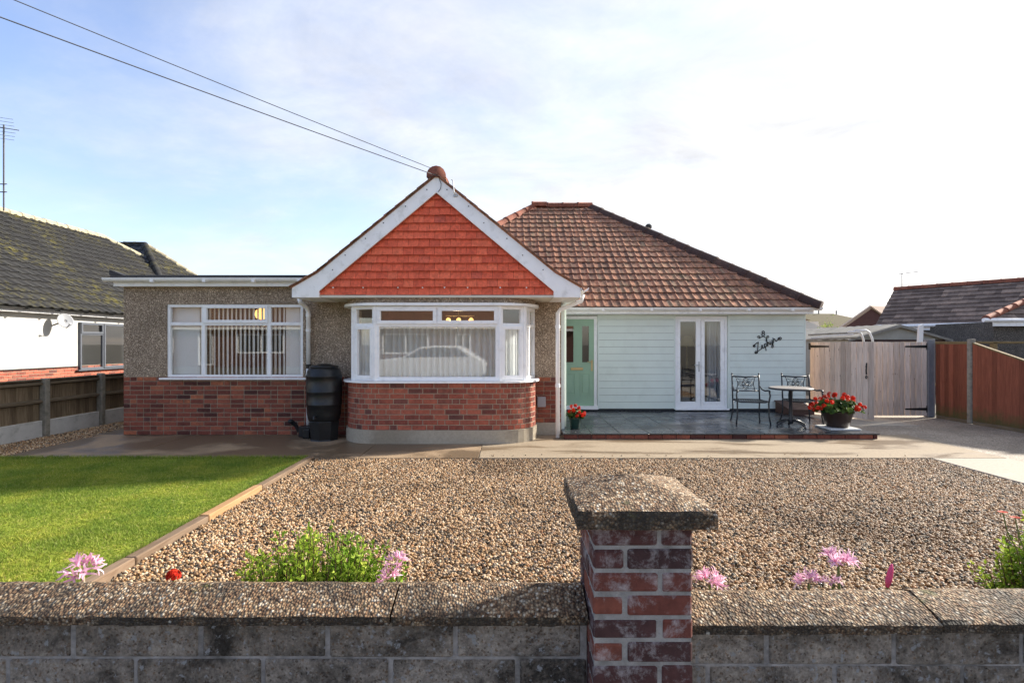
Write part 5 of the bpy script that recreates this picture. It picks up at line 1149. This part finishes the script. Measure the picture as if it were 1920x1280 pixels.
# window
nwf = MB(); Mw = Matrix.Translation((-11.80, 14.55, 0)) @ Matrix.Rotation(R(90), 4, 'Z')
nw = win(LN, 'window', 0, 1.95, .82, 2.12, -.06, [.82], [(0, .82, 1.80)], [(0, .82, 1.80, 2.12), (.82, 1.95, .82, 2.12)], 'anthracite', .05, M=Mw)
MB().cbox(-11.85, -11.70, 14.45, 16.6, .79, .82, .005).build('sill', 'anthracite', nw)
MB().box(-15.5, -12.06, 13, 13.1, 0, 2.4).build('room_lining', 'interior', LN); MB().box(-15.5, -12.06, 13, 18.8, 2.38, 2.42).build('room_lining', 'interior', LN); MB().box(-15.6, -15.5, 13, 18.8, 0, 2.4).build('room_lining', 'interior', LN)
LE, LR = -11.45, -16.3; ez, rz = 2.42, 5.78; ry = 21.3; sl2 = math.hypot(LE - LR, rz - ez)
rf2 = MB(); rf2.add([(LE, 3, ez), (LE, 26.2, ez), (LR, ry, rz), (LR, 3, rz), (2 * LR - LE, 3, ez), (2 * LR - LE, 26.2, ez)], [(0, 1, 2, 3), (3, 2, 5, 4), (1, 5, 2)]); lro = rf2.build('roof', 'ltile', LN)
pf2 = [(0, .03), (.16, .022), (.3, .0), (.7, .0), (.84, .022), (1, .03)]
V = Vector((LR - LE, 0, rz - ez)).normalized()
tiles(lro, 'roof_tile', 'ltile', (LE + .06, 10.8, ez - .03), (0, 1, 0), V, [(0, 1, 0), (0, -1, sl2), (-1, -(26.2 - ry) / sl2, 26.2 - 10.8)], (0, 15.5), (0, sl2), .30, .335, pf2, .035, .018, 280, .06, .0, .004)
tiles(lro, 'near_roof_tile', 'ltile', (LE + .06, 4.0, ez - .03), (0, 1, 0), V, [(0, 1, 0), (0, -1, sl2), (-1, 0, 6.8)], (0, 6.8), (0, sl2), .30, .335, pf2, .035, .018, 0, .06, .0, .004)
ridge_run((LR, 4, rz - .02), (LR, ry, rz - .02), .14, .45, 'lridge', lro); ridge_run((LR, ry, rz - .02), (LE - 2.6, ry + 2.6, rz - .02 - 2.6 * (rz - ez) / (LR - LE) * -1 if False else rz - 1.6), .13, .45, 'lridge', lro, 'hip_tile')
# rear wing of the neighbour: hipped, facing us
wx, wy, wz, wr = -15.8, 23.0, 5.80, 3.9; ew = wz - 3.40
rw2 = MB(); Aw = (wx + wr, wy - wr, ew); Bw = (wx + wr, wy + wr, ew); Cw = (-20, wy - wr, ew); Dw = (-20, wy + wr, ew); Tw = (wx, wy, wz); Ew = (-20, wy, wz)
rw2.add([Aw, Bw, Cw, Dw, Tw, Ew], [(0, 4, 5, 2), (0, 1, 4), (1, 3, 5, 4)]); rwo = rw2.build('rear_roof', 'ltiledark', LN)
lf2 = math.hypot(wr, 3.4); Vf = Vector((0, wr, 3.4)).normalized()
tiles(rwo, 'rear_roof_tile', 'ltiledark', (-20, wy - wr - .04, ew - .0), (1, 0, 0), Vf, [(0, 1, 0), (0, -1, lf2), (-1, -wr / lf2, 20 + wx + wr)], (1.5, 8.2), (0, lf2), .30, .335, pf2, .035, .018, 60, .06, .0, .004)
Vs_ = Vector((-wr, 0, 3.4)).normalized()
tiles(rwo, 'rear_roof_tile', 'ltile', (wx + wr + .04, wy - wr, ew), (0, 1, 0), Vs_, [(0, 1, 0), (0, -1, lf2), (1, -wr / lf2, 0), (-1, -wr / lf2, 2 * wr)], (0, 2 * wr), (0, lf2), .30, .335, pf2, .035, .018, 60, .06, .0, .004)
ridge_run(Aw, Tw, .14, .45, 'ltile', rwo, 'hip_tile'); ridge_run(Bw, Tw, .13, .45, 'lridge', rwo, 'hip_tile'); ridge_run((-18, wy, wz), Tw, .13, .45, 'ltile', rwo)
MB().box(-20, wx + wr - .3, wy - wr + .3, wy + wr - .3, 0, ew).build('rear_wall', 'whiterender', LN)
# eaves
MB().box(-11.62, -11.58, 4, 19, 2.28, 2.40).build('fascia_board', 'fascia', LN); MB().box(-11.8, -11.6, 4, 19, 2.30, 2.32).build('soffit', 'fascia', LN)
gg = MB(); pf3 = [(math.cos(a) * .06, math.sin(a) * .06) for a in np.linspace(math.pi, 2 * math.pi, 9)]; pf3 += [(p * .88, q_ * .88) for p, q_ in reversed(pf3)]; gg.prism([(-11.47 + p, 2.42 + q_) for p, q_ in pf3], 4, 19, 'y'); ggo = gg.build('gutter', 'blackplastic', LN)
for y in np.arange(9, 19, .9): MB().box(-11.54, -11.40, y, y + .05, 2.345, 2.365).build('gutter_bracket', 'blackplastic', ggo)
sk = MB(); Vn = Vector((rz - ez, 0, LE - LR)).normalized(); c0 = Vector((LE, 0, ez)) + V * 1.75; sk.add([tuple(Vector((c0.x, 11.2, c0.z)) + V * a + Vector((0, b, 0)) + Vn * h_) for h_ in (0.02, .10) for a, b in ((0, 0), (.9, 0), (.9, .8), (0, .8))], [(0, 1, 2, 3), (4, 5, 6, 7), (0, 4, 5, 1), (1, 5, 6, 2), (2, 6, 7, 3), (3, 7, 4, 0)]); sk.build('roof_window', 'upvc', LN)
chm = MB(); chm.cbox(-17.35, -16.45, 15.9, 16.6, 5.3, 6.75, .01); chm.build('chimney', 'brick', LN)
m = MB(); m.lathe([(.13, 0), (.13, .1), (.115, .12), (.11, .40), (.13, .42), (.13, .50), (.10, .50), (.10, .2)], (-16.52, 16.3, 6.75), 16); m.build('chimney_pot', 'terracotta', LN)
# aerial
ax_, az0 = P(7, 360, 16.9); az1 = P(7, 240, 16.9)[1]
ta = thing('tv_aerial', (ax_, 16.9, az0), 'tall grey television aerial on the left neighbour roof', 'aerial')
m = MB(); m.tube([(ax_, 16.9, az0 - .6), (ax_, 16.9, az1 + .1)], .022, 8); m.build('mast', 'cable', ta)
m = MB(); zc = az1; m.tube([(ax_ - .75, 16.6, zc + .05), (ax_ + .35, 17.05, zc - .02)], .012, 6); m.build('boom', 'cable', ta)
for i in range(7): m = MB(); zz_ = zc + .33 - .11 * i; m.tube([(ax_ - .5, 16.7, zz_), (ax_ + .28 - .02 * abs(i - 4), 17.0, zz_ - .02)], .006, 5); m.build('element', 'cable', ta)
m = MB()
for zz_ in (az0, az0 + .25): m.tube([(ax_ - .7, 16.9, zz_), (ax_ + .10, 16.9, zz_)], .016, 6)
m.build('lashing_bracket', 'cable', ta)
# dish
dx, dy, dz = -11.50, 13.75, EYE + .043 * 13.75
sd_ = thing('satellite_dish', (-11.8, dy, dz), 'grey satellite dish on the white wall casting its shadow', 'satellite dish')
dn = Vector((.80, -.42, .36)).normalized(); u = dn.cross(Vector((0, 0, 1))).normalized(); v_ = u.cross(dn); m = MB(); k = 28; vs = []
for i, rr in enumerate((0.02, .07, .13, .18, .20)):
    for j in range(k): a = 6.283 * j / k; vs.append(tuple(Vector((dx, dy, dz)) + (u * math.cos(a) * .9 + v_ * math.sin(a) * 1.02) * rr + dn * (rr * rr * .7)))
m.add(vs, [(i * k + j, i * k + (j + 1) % k, (i + 1) * k + (j + 1) % k, (i + 1) * k + j) for i in range(4) for j in range(k)]); do = m.build('reflector', 'greybox', sd_, True); md = do.modifiers.new('thick', 'SOLIDIFY'); md.thickness = .008
m = MB(); m.tube([Vector((dx, dy, dz)) - v_ * .19, Vector((dx, dy, dz)) - v_ * .18 + dn * .24], .012, 6); m.tube([(dx, dy, dz), (-11.66, dy - .02, dz - .06), (-11.79, dy, dz - .1)], .02, 8); m.build('arm', 'cable', sd_); p = Vector((dx, dy, dz)) - v_ * .17 + dn * .25; m = MB(); m.tube([p, p - dn * .07], [.03, .022], 10); m.build('receiver', 'greybox', sd_)
# ================================================================== RIGHT NEIGHBOURS
RN = thing('neighbour_house', (16, 20, 0), 'pebbledashed neighbouring bungalow with purple brown tiled roof on the right', 'house')
dd = Vector((-.57, .82, 0)).normalized(); nn2 = Vector((-.82, -.57, 0)).normalized(); A0 = Vector((17.3, 18.0, 3.66)); run = 1.75; drop = 1.46
Lr = 3.75; A1 = A0 + dd * Lr; A_ = A0 - dd * 3.0; sl3 = math.hypot(run, drop)
eo = lambda p: p + nn2 * run - Vector((0, 0, drop))
bo_ = lambda p: p - nn2 * run - Vector((0, 0, drop))
m = MB(); m.add([tuple(A_), tuple(A1), tuple(eo(A1)), tuple(eo(A_)), tuple(bo_(A1)), tuple(bo_(A_))], [(0, 1, 2, 3), (0, 5, 4, 1)]); rno = m.build('roof', 'rntile', RN)
E0 = eo(A1) - nn2 * 0.0; Vv = (A1 - eo(A1)).normalized()
tiles(rno, 'roof_tile', 'rntile', tuple(E0 + nn2 * .05 - Vector((0, 0, .04))), tuple(-dd), tuple(Vv), [(0, 1, 0), (0, -1, sl3), (1, 0, 0)], (0, 6.7), (0, sl3), .33, .235, [(0, .004), (.5, 0), (1, .004)], .04, .022, 180, .06, .004, .004, .5)
ridge_run(A1, A_, .12, .45, 'ridge', rno)
m = MB(); q0, q1, q2 = eo(A1) - nn2 * .25, bo_(A1) + nn2 * .25, A1 - Vector((0, 0, .2)); inn = -dd * .2
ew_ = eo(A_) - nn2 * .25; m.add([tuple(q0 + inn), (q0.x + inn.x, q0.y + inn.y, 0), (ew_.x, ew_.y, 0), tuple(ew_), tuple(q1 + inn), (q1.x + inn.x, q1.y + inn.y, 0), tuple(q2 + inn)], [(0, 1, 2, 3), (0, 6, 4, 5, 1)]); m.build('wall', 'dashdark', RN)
ga, gb_ = eo(A1) + nn2 * .06, eo(A_) + nn2 * .06; m = MB(); m.tube([ga - Vector((0, 0, .02)), gb_ - Vector((0, 0, .02))], .06, 10); m.build('gutter', 'upvc', RN); m = MB(); w3 = Vector((0, 0, .07)); f0, f1 = eo(A1) - nn2 * .02 - Vector((0, 0, .12)), eo(A_) - nn2 * .02 - Vector((0, 0, .12)); m.add([tuple(f0 - w3), tuple(f1 - w3), tuple(f1 + w3), tuple(f0 + w3)], [(0, 1, 2, 3)]); fo_ = m.build('fascia_board', 'fascia', RN); md = fo_.modifiers.new('thick', 'SOLIDIFY'); md.thickness = .02
vp = eo(A0 + dd * .9); MB().cbox(vp.x - .15 + .35, vp.x + .15 + .35, vp.y - .02 + .05, vp.y + .05 + .05, 1.86, 2.02, .005).build('wall_vent', 'cream', RN)
ra = thing('tv_aerial', tuple(A1 - dd * .5), 'thin aerial pole with slanted rod on the right neighbour ridge', 'aerial'); pz = A1 - dd * .25
m = MB(); m.tube([pz, pz + Vector((0, 0, .62))], .018, 6); m.build('mast', 'cable', ra); m = MB(); m.tube([pz + Vector((-.12, 0, .60)), pz + Vector((.55, -.1, .68))], .014, 6); m.build('boom', 'cable', ra)
# nearer wing of the right neighbour
wa, wb_, wh_, wt = (14.25, 16.0, 2.26), (20, 16.3, 2.26), (18.6, 17.4, 3.72), (21, 17.6, 3.72)
wing = thing('neighbour_wing', (16, 16.5, 0), 'hipped roof wing of the right neighbour at the frame edge', 'house')
m = MB(); m.add([wa, wb_, wt, wh_, (17.0, 18.2, 2.3)], [(0, 1, 2, 3), (0, 3, 4)]); wro = m.build('roof', 'rntile', wing)
ridge_run(wa, wh_, .11, .42, 'ridge', wro, 'hip_tile')
Uw = (Vector(wb_) - Vector(wa)).normalized(); Vw = Vector((0, 1.25, 1.46)); Vw = (Vw - Uw * Vw.dot(Uw)).normalized(); hl = Vector(wh_) - Vector(wa); hu, hv = hl.dot(Uw), hl.dot(Vw)
tiles(wro, 'roof_tile', 'rntile', tuple(Vector(wa) + Vector((0, -.05, -.02))), tuple(Uw), tuple(Vw), [(0, 1, 0), (0, -1, hv), (hv, -hu, 0)], (0, 5.2), (0, hv), .33, .235, [(0, .004), (.5, 0), (1, .004)], .04, .022, 20, .06, .004, .004, .5)
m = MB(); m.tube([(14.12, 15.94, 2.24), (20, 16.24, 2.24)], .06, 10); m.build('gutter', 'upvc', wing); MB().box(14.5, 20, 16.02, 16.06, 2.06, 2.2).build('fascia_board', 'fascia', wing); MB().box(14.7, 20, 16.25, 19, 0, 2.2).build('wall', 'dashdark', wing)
# garage beyond the gates
GG = thing('garage', (11.5, 18.5, 0), 'low grey sheet roofed garage behind the timber gates', 'garage')
gx, gy, gz = 11.6, 16.0, 2.09; ge = 1.66; gw = 1.55
m = MB(); nw_ = 30
for s in (-1, 1):
    vs = []
    for i in range(nw_ + 1):
        y = gy - .1 + 6.4 * i / nw_; c_ = .018 if i % 2 else 0
        vs += [(gx, y, gz + .02 + c_), (gx + s * gw, y, ge + c_)]
    m.add(vs, [(2 * i, 2 * i + 1, 2 * i + 3, 2 * i + 2) for i in range(nw_)])
go_ = m.build('roof', 'asbestos', GG); md = go_.modifiers.new('thick', 'SOLIDIFY'); md.thickness = .02
MB().prism([(gx - 1.42, 1.66), (gx + 1.42, 1.66), (gx, 2.06)], gy, gy + .04).build('gable_panel', 'greycement', GG); MB().box(gx - 1.42, gx + 1.42, gy - .02, gy + .03, 0, 1.655).build('door', 'maroon', GG)
for s in (-1, 1): MB().box(gx + s * 1.42 - .05, gx + s * 1.42 + .05, gy + .04, gy + 6.2, 0, 1.64).build('wall', 'greycement', GG); MB().prism([(gx, gz + .0), (gx, gz - .07), (gx + s * gw, ge - .07), (gx + s * gw, ge)], gy - .14, gy - .1).build('barge_board', 'asbestos', GG)
for k_, (px, py, qx, qy) in enumerate(((1515, 628, 1612, 624), (1520, 634, 1600, 627), (1512, 637, 1606, 633))):
    a, b = wp(px, py, 14.6), wp(qx, qy, 14.2); o = MB().tube([a, (a + b) / 2 + Vector((0, 0, .01)), b], .022, 6).build('timber_length', 'asbestos' if k_ != 1 else 'whitepipe', None); o['label'] = ['long grey pole lying on the garage roof, uppermost', 'long pale pole lying on the garage roof, in the middle', 'long grey pole lying on the garage roof, lowest'][k_]; o['category'] = 'pole'
for k_, pts in enumerate((((1590, 623), (1608, 622), (1614, 625), (1618, 634), (1621, 650)), ((1602, 620), (1624, 619), (1630, 623), (1635, 634), (1638, 650)))):
    o = MB().tube([wp(p_, q_, 13.9) for p_, q_ in pts], .028, 8).build('bent_pipe', 'whitepipe', None, True); o['label'] = ['left bent white pipe hanging over the gate top', 'right bent white pipe hanging over the gate top'][k_]; o['category'] = 'pipe'; o['group'] = 'bent white pipes'
pk = MB(); a, b = wp(1728, 610, 13.0), wp(1721, 655, 13.0); pk.add([tuple(a + Vector((-.05, 0, 0))), tuple(a + Vector((.05, 0, .03))), tuple(b + Vector((.09, 0, -.8))), tuple(b + Vector((-.05, 0, -.8))), tuple(a + Vector((-.05, .06, 0))), tuple(a + Vector((.05, .06, .03))), tuple(b + Vector((.09, .06, -.8))), tuple(b + Vector((-.05, .06, -.8)))], [(0, 1, 2, 3), (7, 6, 5, 4), (0, 4, 5, 1), (1, 5, 6, 2), (2, 6, 7, 3), (3, 7, 4, 0)]); o = pk.build('plank', 'whitepipe', None); o['label'] = 'pale plank standing upright behind the grey gate post'; o['category'] = 'plank'
# far houses
fh = thing('far_house', (26.9, 40, 0), 'far dark brick gable with tan roof beyond the garage', 'house')
fx, fz = P(1630, 577, 40); MB().prism([(fx - 2.9, 0), (fx + 2.9, 0), (fx + 2.9, fz - 2.0), (fx, fz), (fx - 2.9, fz - 2.0)], 40, 40.3).build('gable_wall', 'farbrick', fh)
for s in (-1, 1): m = MB(); m.add([(fx, 39.8, fz + .12), (fx + s * 3.1, 39.8, fz - 2.05), (fx + s * 3.1 + 9, 44, fz - 2.05), (fx + 9, 44, fz + .12)], [(0, 1, 2, 3)]); o = m.build('roof', 'tanroof', fh); md = o.modifiers.new('thick', 'SOLIDIFY'); md.thickness = .1
fh2 = thing('far_house', (31, 52, 0), 'far bungalow with long mossy brown roof on the horizon', 'house')
z1, z0_ = P(1500, 588, 55)[1], P(1500, 618, 50)[1]; m = MB(); m.add([(27, 50, z0_), (37.5, 50, z0_), (33.2, 55, z1), (28.5, 55, z1), (27, 60, z0_), (37.5, 60, z0_)], [(0, 1, 2, 3), (1, 5, 2), (2, 5, 4, 3), (0, 3, 4)]); m.build('roof', 'fartile', fh2); MB().box(27.4, 37.1, 50.4, 59.6, 0, z0_).build('wall', 'farbrick', fh2)
for px in (1535, 1568): x, z = P(px, 585, 55); MB().tube([(x, 55, z1 - .1), (x, 55, z + .15)], .06, 6).build('flue', 'cable', fh2)
fh3 = thing('far_house', (20, 36, 0), 'far cream rendered house showing above the garage roof', 'house')
z1 = P(1540, 603, 35)[1]; MB().box(18.0, 20.2, 35, 40, 0, z1).build('wall', 'farcream', fh3); m = MB(); m.add([(17.5, 34.9, z1 + .62), (19.4, 34.9, z1 + .02), (21.4, 34.9, z1 - .9), (21.4, 34.9, 0), (17.5, 34.9, 0)], [(0, 1, 2, 3, 4)]); o = m.build('gable_wall', 'farcream', fh3); md = o.modifiers.new('thick', 'SOLIDIFY'); md.thickness = .1
MB().add([(17.4, 34.7, z1 + .72), (19.5, 34.7, z1 + .08), (19.5, 40, z1 + .08), (17.4, 40, z1 + .72)], [(0, 1, 2, 3)]).build('roof', 'rntile', fh3)
tw_ = thing('bare_tree', (20.4, 33, 0), 'small sparse leafy tree in front of the cream far house', 'tree'); r = random.Random(5); cx, cz = P(1552, 611, 33); MB().tube([(cx, 33, 0), (cx + .05, 33, cz - .3), (cx, 33, cz)], [.06, .03, .01], 6).build('trunk', 'brownstem', tw_)
cs = [(Vector((cx + r.gauss(0, .22), 33 + r.gauss(0, .2), cz + r.gauss(0, .18))), Vector((r.gauss(0, 1), r.gauss(0, 1), r.gauss(0, 1)))) for i in range(120)]; leaves('crown', 'shrub', tw_, cs, .10, r)
# ================================================================== ACROSS THE STREET (mirrored in the window glass)
OH = thing('opposite_house', (-3, -19, 0), 'red brick bungalow across the street, mirrored in the windows', 'house')
m = MB(); wall_holes(m, -10, 5, 0, 2.7, -18.2, -18, [(-8.3, -5.3, .9, 2.2), (-3.6, -2.6, .1, 2.2), (-1, 2.2, .9, 2.2)]); m.build('wall', 'farbrick', OH)
for a, b, p, q_ in ((-8.3, -5.3, .9, 2.2), (-3.6, -2.6, .1, 2.2), (-1, 2.2, .9, 2.2)):
    m = MB(); frame_rect(m, a, b, p, q_, -18.05, .09, .08); m.box((a + b) / 2 - .04, (a + b) / 2 + .04, -18.04, -17.98, p, q_); o = m.build('window_frame', 'upvc', OH); MB().box(a + .05, b - .05, -18.12, -18.1, p, q_).build('pane', 'darkglass', o)
m = MB(); m.add([(-10.4, -17.6, 2.65), (5.4, -17.6, 2.65), (1.5, -21.5, 5.4), (-6.5, -21.5, 5.4), (-10.4, -25.4, 2.65), (5.4, -25.4, 2.65)], [(0, 1, 2, 3), (1, 5, 2), (2, 5, 4, 3), (0, 3, 4)]); m.build('roof', 'rtile', OH); MB().box(-10.4, 5.4, -17.62, -17.58, 2.5, 2.66).build('fascia_board', 'fascia', OH)
copy_thing(OH, (-20.5, -19, 0), 'second red brick bungalow across the street, mirrored in the left window')
car = thing('parked_car', (-3.2, -5.4, -.03), 'white hatchback parked across the street, mirrored in the bay window', 'car')
y0, y1 = -6.2, -4.5; bp = [(-5.4, .25), (-5.35, .75), (-5.1, .92), (-4.3, 1.0), (-3.6, 1.40), (-3.0, 1.47), (-2.0, 1.45), (-1.35, 1.02), (-1.05, .85), (-1.02, .35), (-1.2, .22), (-5.2, .2)]
m = MB(); m.prism(bp, y0, y1); o = m.build('body', 'carpaint', car); md = o.modifiers.new('bevel', 'BEVEL'); md.width = .08; md.segments = 3
for y in (y0 - .006, y1 + .001): MB().prism([(-4.15, 1.0), (-3.55, 1.34), (-2.95, 1.40), (-2.1, 1.38), (-1.65, 1.02)], y, y + .005).build('side_window', 'darkglass', car)
for x in (-4.5, -1.95):
    for y in (y0 + .02, y1 - .22): m = MB(); m.tube([(x, y, .27), (x, y + .2, .27)], .30, 20); wh = m.build('wheel', 'rubber', car); m = MB(); m.tube([(x, y - .01, .27), (x, y + .21, .27)], .18, 12); m.build('rim', 'steel', wh)
for y in (y0 + .2, y1 - .2): MB().cbox(-1.10, -1.0, y - .1, y + .1, .62, .76, .02).build('headlight', 'tray', car)
